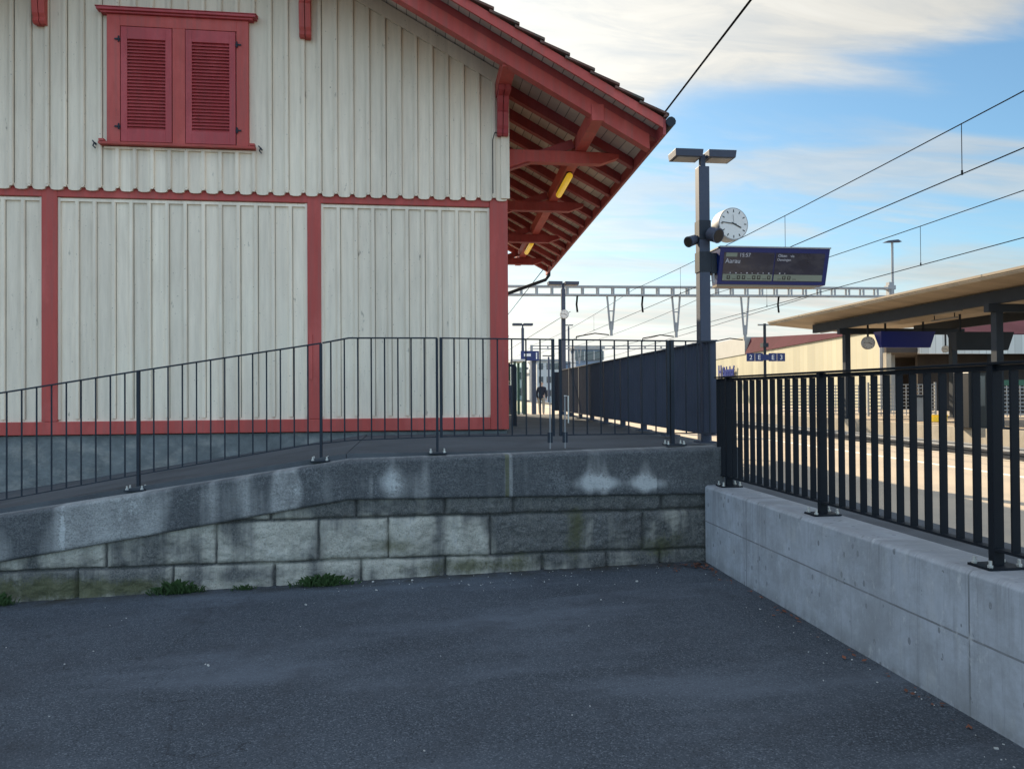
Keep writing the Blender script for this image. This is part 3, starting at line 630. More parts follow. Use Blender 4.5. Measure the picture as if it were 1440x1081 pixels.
# upper cladding with scalloped lower edge
UY = FY-0.065
def z_clad(x): return zt_(x)-0.13
UW0, UW1 = -3.84, -2.02
k = MB(); nb = 41; pw = (XR+0.02-XL)/nb
xb_ = [XL+pw*i for i in range(nb+1)]
for i in range(nb):
    a, c = xb_[i], xb_[i+1]; zb_ = 4.12; rr_ = 0.036
    segs = []
    top_a, top_c = z_clad(a), z_clad(c)
    def notch(cx, sgn):
        return [(cx+sgn*rr_*math.cos(t), zb_+rr_*math.sin(t)) for t in ((math.pi/2, math.pi/3, math.pi/6, 0) if sgn > 0 else (0, math.pi/6, math.pi/3, math.pi/2))]
    bot = notch(a, 1) + [(a+pw*0.35, zb_-0.010), (a+pw*0.65, zb_-0.010)] + notch(c, -1)
    poly = [(x, UY, z) for x, z in bot]+[(c, UY, top_c)]
    if a < RIDGE < c: poly.append((RIDGE, UY, z_clad(RIDGE)))
    poly.append((a, UY, top_a))
    k.prism(poly, (0, 0.05, 0))
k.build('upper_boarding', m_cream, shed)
k = MB()
for i in range(1, nb):
    x = xb_[i]; w = 0.024; zt2 = z_clad(x)-0.05
    spans = [(4.165, zt2)]
    if UW0 < x < UW1: spans = [(4.165, 4.655), (6.36, zt2)]
    for (za, zc) in spans:
        k.box(x-w, x+w, UY-0.026, UY-0.001, za, zc); k.box(x-w+0.009, x+w-0.009, UY-0.032, UY-0.026, za+.006, zc)
        if za < 4.3: k.prism([(x-w, UY-0.03, za+.001), (x+w, UY-0.03, za+.001), (x+w*0.4, UY-0.03, za-0.022), (x-w*0.4, UY-0.03, za-0.022)], (0, 0.02, 0))
for i in range(1, nb):
    x = xb_[i]
    if not UW0 < x < UW1: EDGE_LINES.append((x+.024, x+.024+random.uniform(.003, .008), UY-0.0015, 4.18, z_clad(x)-0.2))
k.box(UW0+0.03, UW1-0.03, UY-0.03, UY-0.001, 4.628, 4.655)
k.build('upper_battens', m_cream, shed)
g_ = MB()
for (a, c, y, z0, z1) in EDGE_LINES: g_.box(a, c, y, y+0.001, z0, z1)
g_.build('batten_edge_lines', mat('batten_edge_dark', (0.10, 0.085, 0.065), 0.95, (8, 0.6)), shed)  # thin dark strips along the right edge of each batten
MB().box(XR-0.09, XR+0.022, UY-0.030, UY-0.001, 4.14, 5.60).build('corner_board', m_cream, shed)
# rake frieze boards
for s_ in (1, -1):
    k = MB(); xe = XR+0.02 if s_ > 0 else XL-0.0; P = []
    for x, dz_ in ((RIDGE, 0), (xe, 0), (xe, -0.19), (RIDGE, -0.19)): P.append((x, UY-0.034, z_clad(x)+dz_+0.01))
    k.prism(P, (0, 0.03, 0)); k.build('frieze_board', m_cream, shed)
# side wall towards the tracks and rear wall (boarding on the skewed side)
for (X, sgn) in ((XR, 1), (XL, -1)):
    k = MB()
    p = [(sx(X, 9.87), 9.87, 1.1), (sx(X, YB), YB, 1.1), (sx(X, YB), YB, zt_(X)-0.15), (sx(X, 9.87), 9.87, zt_(X)-0.15)]
    k.prism(p, (-0.05*sgn, 0, 0))
    y = 10.1
    while y < YB-0.1:
        x = sx(X, y); k.box(min(x, x+0.022*sgn), max(x, x+0.022*sgn), y-.024, y+.024, 1.3, zt_(X)-0.2); y += 0.213
    k.build('side_boarding', m_cream, shed)
k = MB(); k.prism([(sx(x, YB), YB, z) for x, z in ((XL, 1.1), (XR, 1.1), (XR, zt_(XR)-.15), (RIDGE, zt_(RIDGE)-.15), (XL, zt_(XL)-.15))], (0, -0.05, 0)); k.build('rear_boarding', m_cream, shed)
# window with louvred shutters
wn_ = MB()
wx0, wx1, wz0, wz1 = -3.77, -2.09, 4.70, 6.28
F0 = UY-0.058
wn_.box(wx0, wx0+0.155, F0, UY, wz0, wz1); wn_.box(wx1-0.145, wx1, F0, UY, wz0, wz1); wn_.box(wx0+.155, wx1-.145, F0, UY, wz1-0.14, wz1)
mxc = (wx0+wx1)/2+0.005; wn_.box(mxc-0.075, mxc+0.075, F0, UY, wz0, wz1-0.14)
win = wn_.build('window', m_red, shed, bevel=0.004)
cor = MB(); cor.box(wx0-0.10, wx1+0.10, UY-0.125, UY, 6.305, 6.335); cor.box(wx0-0.06, wx1+0.06, UY-0.095, UY, 6.281, 6.304); cor.hexa([(wx0-.11, UY-.135, 6.336), (wx1+.11, UY-.135, 6.336), (wx1+.11, UY, 6.336), (wx0-.11, UY, 6.336), (wx0-.11, UY-.135, 6.345), (wx1+.11, UY-.135, 6.345), (wx1+.11, UY, 6.375), (wx0-.11, UY, 6.375)])
cor.build('window_cornice', m_shut, win, bevel=0.003)
sil = MB(); sil.hexa([(wx0-.08, UY-.11, 4.662), (wx1+.08, UY-.11, 4.662), (wx1+.08, UY, 4.665), (wx0-.08, UY, 4.665), (wx0-.08, UY-.115, 4.690), (wx1+.08, UY-.115, 4.690), (wx1+.08, UY, 4.702), (wx0-.08, UY, 4.702)])
for x in (wx0-.05, wx1+.05): sil.box(x-0.03, x+0.03, UY-0.10, UY-0.03, 4.702, 4.728)
sil.build('window_sill', m_red, win)
def shutter(a, c, hs):
    k = MB(); y0, y1 = F0-0.006, F0+0.030; z0, z1 = wz0+0.012, wz1-0.15; st = 0.075
    k.box(a, a+st, y0, y1, z0, z1); k.box(c-st, c, y0, y1, z0, z1); k.box(a+st, c-st, y0, y1, z0, z0+0.15); k.box(a+st, c-st, y0, y1, z1-0.15, z1)
    k.box(a+st, c-st, y1-0.004, y1+0.004, z0+.15, z1-.15)
    s = k.build('shutter', m_shut, win, bevel=0.003)
    k = MB(); n_ = 27
    for i in range(n_):
        z = z0+0.15+(z1-z0-0.30)*(i+0.5)/n_; d = 0.0170
        k.hexa([(a+st, y0+0.004, z-d-.004), (c-st, y0+0.004, z-d-.004), (c-st, y1-0.006, z+d*0.4-.004), (a+st, y1-0.006, z+d*.4-.004), (a+st, y0+0.002, z-d+.005), (c-st, y0+0.002, z-d+.005), (c-st, y1-0.006, z+d*0.4+.005), (a+st, y1-0.006, z+d*.4+.005)])
    k.build('louvre_slats', m_shut, s)
    for z in (z0+0.18, z1-0.16):
        x = a-0.02 if hs < 0 else c+0.02
        MB().tube([(x, y0-0.008, z-0.035), (x, y0-0.008, z+0.035)], 0.011, 6).box(x-0.05 if hs < 0 else x-0.02, x+0.02 if hs < 0 else x+0.05, y0-0.006, y0-0.001, z-0.010, z+0.010).build('hinge', m_iron, s)
shutter(wx0+0.165, mxc-0.082, -1); shutter(mxc+0.082, wx1-0.155, 1)
for x in (wx0-0.145, wx1+0.145):
    MB().tube([(x, UY, 4.69), (x, UY-0.05, 4.69), (x-0.015, UY-0.055, 4.65), (x+0.012, UY-0.05, 4.62)], 0.008, 6).tube([(x-.03, UY-.03, 4.72), (x+.02, UY-.05, 4.66)], 0.008, 6).build('shutter_hook', m_iron, win)
# roof: boards, tiles, verge
YV = 8.56; YE = 19.3; XE = 2.97; XEL = 2*RIDGE-XE
def roofpt(x, y, dz_): return (sx(x, y), y, zt_(x)+dz_)
roof_parts = []
for s_, xe in ((1, XE), (-1, XEL)):
    k = MB(); P = [roofpt(RIDGE, YV+0.02, -0.10), roofpt(xe, YV+0.02, -0.10), roofpt(xe, YE, -0.10), roofpt(RIDGE, YE, -0.10)]
    Q = [(p[0], p[1], p[2]+0.035) for p in P]; k.hexa(P+Q)
    k.build('roof_boarding', m_soffit, shed)
    k = MB(); nT = 20; ln = abs(xe-RIDGE)/nT
    for i in range(nT+1):
        xa = RIDGE+s_*ln*i; xc = xa+s_*ln*1.18
        if i == nT: xc = xa+s_*0.06
        za, zc = zt_(xa)-0.035, zt_(xc)+0.000
        th = 0.028
        A = [(sx(xa, YV-.04), YV-.04, za-.02), (sx(xc, YV-.04), YV-.04, zc), (sx(xc, YE), YE, zc), (sx(xa, YE), YE, za-.02)]
        k.hexa(A+[(p[0], p[1], p[2]+th) for p in A])
    rf = k.build('tile_courses', m_tile, shed)
    # verge: front fascia, main beam and upper board
    for nm, y0, y1, za, zb2, mm_ in (('verge_fascia', YV, YV+0.03, -0.17, -0.045, m_red), ('verge_beam', 8.82, 8.96, -0.40, -0.215, m_red), ('verge_board', 8.845, 8.955, -0.213, -0.102, m_redshade)):
        k = MB(); xr = xe-s_*(0.0 if nm != 'verge_beam' else 0.10)
        A = [(sx(RIDGE, y0), y0, zt_(RIDGE)+za), (sx(xr, y0), y0, zt_(xr)+za), (sx(xr, y1), y1, zt_(xr)+za), (sx(RIDGE, y1), y1, zt_(RIDGE)+za)]
        k.hexa(A+[(p[0], p[1], p[2]-za+zb2) for p in A]); k.build(nm, mm_, shed, bevel=0.004)
    # eave fascia and rafters
    k = MB(); x0, x1 = sorted((xe-s_*0.005, xe+s_*0.03))
    k.hexa([(sx(x0, YV), YV, zt_(xe)-0.25), (sx(x1, YV), YV, zt_(xe)-0.25), (sx(x1, YE), YE, zt_(xe)-0.25), (sx(x0, YE), YE, zt_(xe)-0.25), (sx(x0, YV), YV, zt_(xe)-0.06), (sx(x1, YV), YV, zt_(xe)-0.06), (sx(x1, YE), YE, zt_(xe)-0.06), (sx(x0, YE), YE, zt_(xe)-0.06)])
    k.build('eave_fascia', m_redshade, shed)
    y = 10.02; xi = XR if s_ > 0 else XL
    while y < YE-0.1:
        xo = xe-s_*0.02; k = MB()
        A = [(sx(xi, y), y-.055, zt_(xi)-0.255), (sx(xo, y), y-.055, zt_(xo)-0.225), (sx(xo, y), y+.055, zt_(xo)-0.225), (sx(xi, y), y+.055, zt_(xi)-0.255)]
        if s_ < 0: A = [A[1], A[0], A[3], A[2]]
        k.hexa(A+[(p[0], p[1], zt_(xi if abs(p[0]-sx(xi, y)) < 0.1 else xo)-0.101) for p in A]); k.build('rafter', m_redshade, shed); y += 0.74
    # eave purlin, its braced tie beams
    xp = 2.22 if s_ > 0 else 2*RIDGE-2.22
    k = MB(); zp = zt_(xp)-0.235
    k.box(xp-.075-SKEW*9.8, xp+.075-SKEW*9.8, 8.80, YE-0.1, zp-0.20, zp, SKEW); k.build('eave_purlin', m_red, shed, bevel=0.004)
    for y in (10.02, 12.70, 15.38, 18.06):
        k = MB(); xo = xe-s_*0.22; zt2 = zp-0.205
        a_, c_ = sx(xi, y), sx(xo, y); 
        P = [(a_, y-.07, zt2-0.26), (a_+s_*0.28, y-.07, zt2-0.16), (c_-s_*0.25, y-.07, zt2-0.16), (c_, y-.07, zt2-0.07), (c_, y-.07, zt2-0.02), (c_-s_*.3, y-.07, zt2), (a_, y-.07, zt2)]
        k.prism(P, (0, 0.14, 0)); k.build('tie_beam', m_red if y < 11 else m_redshade, shed, bevel=0.004)  # tie beams deeper under the eaves get the shaded red
        k = MB(); k.bar((a_, y+0.02, zt2-0.22), (sx(xp, y)-s_*0.1, y+0.02, zt_(xp)-0.42+0.10), 0.10, 0.12); k.build('strut', m_redshade, shed)
    # near-wall purlin ends carried by scroll brackets on the gable
for bx, zb0 in ((1.12, 4.95), (-1.39, 6.10), (-4.53, 6.10)):
    ztop2 = zt_(bx)-0.24 if bx > 0 else zt_(bx)-0.24
    k = MB(); k.box(bx-.085, bx+.085, 8.86, UY-0.001, ztop2-0.17, ztop2)
    k.build('purlin_end', m_red, shed, bevel=0.004)
    h = ztop2-0.172-zb0; prof = [(0, 0), (0.05, 0.0), (0.075, 0.03), (0.06, 0.075), (0.085, 0.12), (0.105, 0.26*h/0.7), (0.12, 0.36*h/.7), (0.095, 0.39*h/.7), (0.115, 0.43*h/.7), (0.15, 0.5*h/.7), (0.17, h*0.86), (0.30, h*0.90), (0.34, h), (0, h)]
    k = MB(); 
    for xa, xc in ((bx-.072, bx-.004), (bx+.004, bx+.072)): k.prism([(xa, UY-0.03-d, zb0+z) for d, z in prof], (xc-xa, 0, 0))
    k.box(bx-.085, bx+.085, UY-0.34, UY-.001, zb0+h*0.93, zb0+h-.001); k.box(bx-.06, bx+.06, UY-0.031, UY-.001, zb0, zb0+h*.9)
    k.build('gable_bracket', m_shut if bx > 0 else m_red, shed, bevel=0.003)
# gutter and downpipe
k = MB(); k.tube([(sx(XE+0.085, y), y, 4.80) for y in (YV-0.03, 12, 16, YE)], 0.060, 10); k.build('gutter', m_iron, shed, smooth=True)
k = MB(); yy = YE-0.25
k.tube([(sx(3.02, yy), yy, 4.78), (sx(3.02, yy), yy, 4.62), (sx(2.93, yy), yy, 4.50), (sx(1.36, yy), yy, 3.92), (sx(1.27, yy), yy, 3.8), (sx(1.27, yy), yy, 0.9)], 0.045, 10); k.build('downpipe', m_iron, shed, smooth=True)
MB().tube([(XR+0.02, 9.9, 5.05), (1.02, 9.70, 5.0), (0.99, 9.695, 4.9), (0.99, 9.695, 4.2)], 0.006, 5).build('cable', m_iron, shed)
o = MB().hexa([(sx(1.19, 11.0), 11.0, 2.22), (sx(1.27, 11.0), 11.0, 2.27), (sx(1.27, 11.3), 11.3, 2.27), (sx(1.19, 11.3), 11.3, 2.22), (sx(1.19, 11.0), 11.0, 2.46), (sx(1.30, 11.0), 11.0, 2.44), (sx(1.30, 11.3), 11.3, 2.44), (sx(1.19, 11.3), 11.3, 2.46)]).build('wall_box', m_galv, shed)
# yellow tube lamps under the eave purlin
for i, (y0, lab) in enumerate(((10.85, 'yellow tube lamp hanging under the eave purlin, nearest to the gable'), (15.9, 'small yellow tube lamp under the eaves near the far end of the shed'))):
    xp = 2.22; zc = zt_(xp)-0.235-0.26; zc = zt_(xp)-0.235-0.20-0.055
    e = empty('tube_lamp', (sx(xp, y0+.6), y0+.6, zc), lab, 'lamp', 'yellow lamps under the eaves')
    MB().box(xp-0.04-SKEW*9.8, xp+0.04-SKEW*9.8, y0+.05, y0+1.15, zc+0.028, zc+0.054, SKEW).build('housing', m_iron, e)
    k = MB(); n_ = 10; k.tube([(sx(xp, y0+t), y0+t, zc-.005) for t in (0, .03, .06, .3, .9, 1.14, 1.17, 1.2)], [.012, .04, .05, .052, .052, .05, .04, .012], 12); k.build('tube_cover', m_yellow, e, smooth=True)

# small handrail on the dock beside the shed
e = empty('handrail', (1.50, 11.45, DZ), 'short dark post with a bent rail on the dock by the shed side', 'railing')
MB().box(1.46, 1.515, 11.42, 11.48, DZ, 2.00).build('post', m_iron, e); MB().tube([(1.25, 11.45, 1.93), (1.38, 11.45, 2.01), (1.49, 11.45, 2.01)], 0.02, 8).build('rail', m_iron, e)

# ================================================================ LAMP POST, CLOCK, BOARD
def lamp_post(x, y, z0, h, label, group, near=False, w=0.10, head=0.5):
    e = empty('lamp_post', (x, y, z0), label, 'lamp post', group)
    MB().box(x-w, x+w, y-w, y+w, z0, z0+h-0.18).build('shaft', m_mast, e, bevel=0.01)
    MB().box(x-.04, x+.04, y-.04, y+.04, z0+h-0.18, z0+h+0.02).build('neck', m_mast, e)
    for s_ in (-1, 1):
        k = MB(); a, c = x+s_*0.045, x+s_*(0.045+head)
        a2, c2 = x+s_*(0.07), x+s_*(0.045+head-0.03)
        lo, hi = min(a, c), max(a, c)
        k.hexa([(lo+.01, y-.17, z0+h-.055), (hi-.01, y-.17, z0+h-.055), (hi-.01, y+.17, z0+h-.055), (lo+.01, y+.17, z0+h-.055), (lo, y-.19, z0+h+.06), (hi, y-.19, z0+h+.06), (hi, y+.19, z0+h+.06), (lo, y+.19, z0+h+.06)])
        hd = k.build('lamp_head', m_mast, e, bevel=0.008)
        MB().box(lo+.05, hi-.05, y-.13, y+.13, z0+h-.064, z0+h-.056).build('lamp_glass', m_galv, hd)
    MB().box(x-.16, x+.16, y-.16, y+.16, z0, z0+0.02).build('base_plate', m_galv, e)
    return e
PX, PY = 4.56, 11.5
lp = lamp_post(PX, PY, 0.45, 4.92, 'tall blue-grey platform lamp post carrying the clock and the departure board', 'platform lamp posts', w=0.088, head=0.46)
lamp_post(tr(4.06, 25.8), 25.8, 0.45, 4.95, 'middle platform lamp post carrying a small round clock, behind the gate', 'platform lamp posts', w=0.07)
lamp_post(tr(4.00, 39.5), 39.5, 0.45, 4.75, 'farthest of the T-headed lamp posts in the gap beside the shed', 'platform lamp posts', w=0.07)
lamp_post(tr(15.8, 96), 96, 0.3, 10.0, 'thin distant T-shaped lamp mast above the screen fence', 'distant lamp masts', w=0.10, head=0.55)
lamp_post(tr(12.3, 90), 90, 0.3, 5.7, 'low distant lamp with a wide flat head beyond the screen fence', 'distant lamp masts', w=0.10, head=0.7)
def rotz(a): return Matrix.Rotation(a, 3, 'Z')
def clock(c, r, az, label, depth=0.10, detail=True, hang=None, mother=None):
    e = empty('station_clock', c, label, 'clock', 'station clocks')
    c = Vector(c); n = Vector((math.sin(az), -math.cos(az), 0)); side = Vector((0, 0, 1)).cross(n).normalized() * 1.0
    MB().tube([c-n*depth, c-n*(depth*0.7), c+n*(depth*0.7), c+n*depth], [r*0.93, r, r, r*0.985], 36).build('housing', m_galv, e, smooth=True)
    for s_ in (1, -1):
        nn = n*s_; MB().tube([c+nn*(depth), c+nn*(depth+0.004)], r*0.93, 36).build('dial', m_white, e)
        sd_ = Vector((0, 0, 1)).cross(nn).normalized()
        def P(a, rad, off): return c+nn*(depth+off)+ (sd_*math.sin(a)+Vector((0, 0, 1))*math.cos(a))*rad
        k = MB()
        for i in range(12): k.bar(P(i*math.pi/6, r*0.70, .0065), P(i*math.pi/6, r*0.86, .0065), r*0.055, 0.003, nn)
        k.build('hour_marks', m_black, e)
        k = MB()
        a = R(3.8*30); k.bar(P(a+math.pi, r*0.15, .009), P(a, r*0.55, .009), r*0.075, 0.003, nn); a = R(46*6)
        k.bar(P(a+math.pi, r*0.18, .0125), P(a, r*0.80, .0125), r*0.05, 0.003, nn); a = R(355); k.bar(P(a, 0, .0145), P(a, r*0.55, .0145), r*0.015, 0.002, nn)
        k.build('hands', m_black, e)
    return e
ck = clock((PX+0.44, PY-0.02, 4.26), 0.262, R(6), 'round white platform clock on the nearest lamp post, above the departure board', 0.13)
MB().bar((PX+0.10, PY, 4.19), (PX+0.40, PY+.05, 4.20), 0.08, 0.08).build('bracket', m_iron, ck)
e = clock((tr(4.06, 25.8), 25.6, 4.30), 0.155, R(-10), 'small round clock on the middle lamp post behind the gate', 0.10)
# loudspeakers
def speaker(x, y, z, az, label, r=0.115):
    e = empty('loudspeaker', (x, y, z), label, 'loudspeaker', 'loudspeakers on the lamp post'); d = Vector((math.sin(az), -math.cos(az), -0.35)).normalized(); c = Vector((x, y, z))
    MB().tube([c-d*.12, c-d*.09, c+d*.05, c+d*.08], [r*.7, r*.95, r, r*1.05], 18).build('horn', m_mast, e, smooth=True)
    MB().tube([c+d*.081, c+d*.086], r*0.85, 16).build('grille', m_black, e)
    MB().bar((x, y, z), (PX, PY, z+0.12), 0.05, 0.05).build('bracket', m_iron, e)
speaker(PX+0.11, PY-0.22, 4.06, R(25), 'blue-grey loudspeaker facing the yard on the lamp post beside the clock')
speaker(PX-0.20, PY-0.02, 4.00, R(-60), 'smaller loudspeaker pointing left from the lamp post', 0.085)
MB().box(PX-.098, PX+.098, PY-.098, PY+.098, 4.02, 4.32).build('clamp', m_iron, lp); MB().box(PX-.098, PX+.098, PY-.098, PY+.098, 3.50, 3.82).build('clamp', m_iron, lp)
# departure board: trapezoid box, faces leaning
bx0, bx1, BT, BB = PX+0.19, PX+2.03, 3.862, 3.30
brd = empty('departure_board', ((bx0+bx1)/2, PY, BB), 'blue departure board with dark screen reading 15:57 Aarau, hung on the lamp post', 'sign')
k = MB(); ty, by = 0.26, 0.10
k.hexa([(bx0, PY-by, BB), (bx1, PY-by, BB), (bx1, PY+by, BB), (bx0, PY+by, BB), (bx0, PY-ty, BT), (bx1, PY-ty, BT), (bx1, PY+ty, BT), (bx0, PY+ty, BT)])
k.build('case', m_blue, brd, bevel=0.006)
MB().box(bx0-.01, bx1+.01, PY-ty-.012, PY+ty+.012, BT+.001, BT+0.022).build('top_cover', m_galv, brd)
MB().box(bx0, bx1-0.15, PY-by+.01, PY+by-.01, BB-0.035, BB-.001).build('bottom_tray', m_fasc, brd)
MB().box(PX+.10, bx0-.001, PY-.10, PY+.10, 3.47, 3.80).build('bracket', m_iron, brd)
MB().tube([(bx0-.05, PY-.08, 3.32), (bx0-.05, PY-.08, 3.50)], 0.02, 8).build('conduit', m_galv, brd)
fu = Vector((0, ty-by, -(BT-BB))).normalized()      # down the face (lower edge further back)
fn = Vector((1, 0, 0)).cross(fu).normalized()
if fn.y > 0: fn = -fn
def bp(uu_, vv_, off=0.0): return Vector((bx0+uu_, PY-ty, BT)) + fu*vv_ + fn*off
def face_quad(k, u0_, u1_, v0_, v1_, off, th=0.004):
    A = [bp(u0_, v1_, off), bp(u1_, v1_, off), bp(u1_, v0_, off), bp(u0_, v0_, off)]; k.hexa(A+[p+fn*th for p in A]); return k
HF = (BT-BB)/abs(fu.z)
Wd = bx1-bx0
face_quad(MB(), 0.07, Wd*0.495, 0.075, HF-0.055, 0.001).build('screen', m_glassd, brd); face_quad(MB(), Wd*0.505, Wd-0.075, 0.075, HF-0.055, 0.001).build('screen', m_glassd, brd)
for a, c in ((0.075, Wd*0.493), (Wd*0.507, Wd-0.08)): face_quad(MB(), a, c, HF-0.165, HF-0.065, 0.006, 0.002).build('coach_strip', m_lcd, brd)
def btext(s, u_, v_, size, m_=m_txt, off=0.0065):
    up = -fu; Mx = Matrix((Vector((1, 0, 0)), up, fn)).transposed().to_4x4(); Mx.translation = bp(u_, v_, off); return text(s, Mx, size, m_, 'lettering', brd)
face_quad(MB(), 0.10, 0.285, 0.085, 0.145, 0.0055, 0.002).build('service_badge', m_lcd, brd)
btext('15:57', 0.32, 0.145, 0.085); btext('Aarau', 0.095, 0.245, 0.105)
btext('Olten', Wd*0.51+0.03, 0.14, 0.065); btext('via', Wd*0.51+0.24, 0.14, 0.06); btext('Oensingen', Wd*0.51+0.02, 0.20, 0.055)
k = MB()
for i in range(14):
    u_ = 0.17+i*0.085
    if abs(u_-Wd/2) < 0.04: continue
    if i % 3 == 1:
        for j in range(3): face_quad(k, u_-.015+.02*j, u_-.005+.02*j, HF-.100, HF-.085, 0.0085, .001)
    else:
        face_quad(k, u_-.025, u_-.010, HF-.145, HF-.085, 0.0085, .001); face_quad(k, u_+.015, u_+.030, HF-.145, HF-.085, 0.0085, .001); face_quad(k, u_-.01, u_+.015, HF-.100, HF-.085, 0.0085, .001); face_quad(k, u_-.010, u_+.015, HF-.145, HF-.135, 0.0085, .001)
k.build('coach_symbols', m_black, brd)
k = MB()
for i in range(11):
    u_ = 0.19+i*0.092
    if abs(u_-Wd/2) < 0.03: continue
    face_quad(k, u_, u_+.012+.01*(i % 2), HF-.195+.004*(i % 3), HF-.175, 0.0065, .001)
k.build('sector_marks', m_txt, brd)

# ================================================================ OVERHEAD LINE
def gantry(Y, z0, z1, x0, x1, label, step=0.9, w=0.35, mast=True, drops=(), mastx=None):
    e = empty('line_gantry', (x1, Y, -0.3), label, 'gantry', 'railway gantries across the tracks')
    yy = lambda x: Y - SKEW*x
    k = MB(); t = 0.05
    for dy_ in (-w/2, w/2):
        for z in (z0+t/2, z1-t/2): k.bar((x0, yy(x0)+dy_, z), (x1, yy(x1)+dy_, z), 0.09, 0.10)
    k.build('chords', m_galv, e)
    k = MB(); n_ = int((x1-x0)/step)
    for i in range(n_+1):
        x = x0+(x1-x0)*i/n_
        for dy_ in (-w/2, w/2): k.box(x-.06, x+.06, yy(x)+dy_-.02, yy(x)+dy_+.02, z0+t, z1-t)
        if i < n_: k.bar((x, yy(x)-w/2, z0+.02), (x+step, yy(x+step)+w/2, z0+.02), 0.04, 0.04)
    k.build('battens', m_galv, e)
    if mast:
        mx_ = mastx or x1; k = MB(); k.box(mx_-.16, mx_+.16, yy(mx_)-.16, yy(mx_)+.16, -0.3, z1+0.35); k.build('mast', m_galv, e)
        k = MB(); k.box(mx_-.25, mx_+.25, yy(mx_)-.2, yy(mx_)+.2, z1-.1, z1+.15); k.build('mast_head', m_galv, e)
        k = MB(); k.box(x0-.16, x0+.16, yy(x0)-.16, yy(x0)+.16, -0.3, z1+0.1); k.build('mast', m_galv, e)
    for (x, ln) in drops:
        k = MB(); y = yy(x)
        for s_ in (-1, 1): k.tube([(x+s_*0.24, y, z0), (x+s_*0.06, y, z0-ln)], 0.06, 6)
        k.bar((x-.16, y, z0-ln*0.45), (x+.16, y, z0-ln*.45), 0.05, 0.06); k.tube([(x, y, z0-ln*.75), (x, y, z0-ln-0.35)], 0.085, 6)
        k.build('drop_bracket', m_galv, e)
        k = MB(); k.tube([(x-.15, y, z0-ln-.30), (x-1.0, y-.1, z0-ln-.22), (x-2.2, y-.5, z0-ln-.45)], 0.035, 5); k.tube([(x-2.2, y-.5, z0-ln-.45), (x-2.22, y-.5, z0-ln-.65)], 0.03, 5); k.build('steady_arm', m_wire, e)
    return e
gt = gantry(43.2, 7.22, 7.76, -3.0, 28.5, 'grey lattice railway gantry spanning above all tracks, behind the lamp post', drops=[(11.3, 2.0), (15.2, 2.1), (19.4, 2.3)])
for x in (9.3, 13.2, 21.5):
    k = MB(); y = 43.2-SKEW*x; k.tube([(x, y, 7.22), (x-.05, y, 6.7), (x, y, 6.25)], 0.06, 5); k.build('insulator', m_wire, gt)
gantry(92, 6.9, 7.3, 14.0, 34.5, 'farther thinner gantry seen low above the screen fence', step=2.0, drops=[(20, 1.5)], mast=True)
mx_ = 28.6
e = empty('mast_lamp', (mx_, 41.9, 8.0), 'flat-headed lamp on a thin pole above the gantry mast end', 'lamp')
MB().tube([(mx_, 41.95, 8.1), (mx_, 41.95, 10.55)], 0.07, 8).build('pole', m_galv, e); MB().hexa([(mx_-.55, 41.8, 10.50), (mx_+.55, 41.8, 10.55), (mx_+.55, 42.1, 10.55), (mx_-.55, 42.1, 10.50), (mx_-.35, 41.8, 10.6), (mx_+.3, 41.8, 10.68), (mx_+.3, 42.1, 10.68), (mx_-.35, 42.1, 10.6)]).build('lamp_head', m_mast, e)
def wire(xo, zoff_pts, label, r=0.011, cat='wire'):
    k = MB(); k.tube([(tr(xo, y), y, z) for y, z in zoff_pts], r, 5)
    o = k.build('overhead_wire', m_wire); return tag(o, label, cat, 'overhead line wires')
def sag(z, amp, y0=-8, y1=43, mirror=True):
    P = []; span = 51.0; a = y0
    while a < 150:
        for i in range(12): t = i/12; P.append((a+span*t, z-amp*4*t*(1-t)))
        a += span
    return P
wire(4.2, [(-20, 7.1), (20, 6.95), (60, 7.0), (120, 7.0)], 'thick cable crossing the sky from top centre down to the shed eave', 0.018)
wire(11.0, sag(7.62, 0.35), 'carrier wire over the near track, highest wire at the right edge', 0.014)
wire(11.0, [(-20, 6.2), (150, 6.2)], 'contact wire over the near track, second wire down at the right edge', 0.014)
wire(15.3, sag(7.22, 0.35), 'carrier wire over the far track, third wire down at the right edge', 0.014)
wire(15.3, [(-20, 5.62), (150, 5.62)], 'contact wire over the far track, lowest wire, passing above the canopy roof', 0.014)
wire(20.5, [(40, 6.9), (90, 6.0), (150, 6.2)], 'thin distant carrier wire between the two gantries', 0.018)
wire(7.2, [(43, 6.3), (92, 6.6), (150, 6.4)], 'thin distant wire low behind the middle lamp post', 0.018)
def zsag(y, z, amp): t = ((y+8) % 51)/51; return z-amp*4*t*(1-t)
for y, xo, zl, zh in ((14.6, 11.0, 6.2, 7.62), (23, 11.0, 6.2, 7.62), (34, 11.0, 6.2, 7.62), (22.3, 15.3, 5.62, 7.22), (34, 15.3, 5.62, 7.22), (55, 11, 6.2, 7.62)):
    zt3 = zsag(y, zh, 0.35); k = MB().tube([(tr(xo, y), y, zl), (tr(xo, y), y, zt3)], 0.008, 4).tube([(tr(xo, y), y, zl-.02), (tr(xo, y), y, zl+.08)], 0.022, 6)
    o = k.build('dropper_wire', m_wire)
    lab = {14.6: 'nearest dropper joining the top two wires, right of the board', 23: 'dropper above the departure board joining the near track wires', 34: 'far dropper between the near or far track wires by the gantry', 22.3: 'dropper joining the lower two wires, right of the departure board', 55: 'tiny dropper beyond the gantry'}[y]
    if y == 34: lab = 'far dropper of the near track by the gantry' if xo < 12 else 'far dropper of the far track by the gantry'
    tag(o, lab, 'wire', 'droppers of the overhead line')

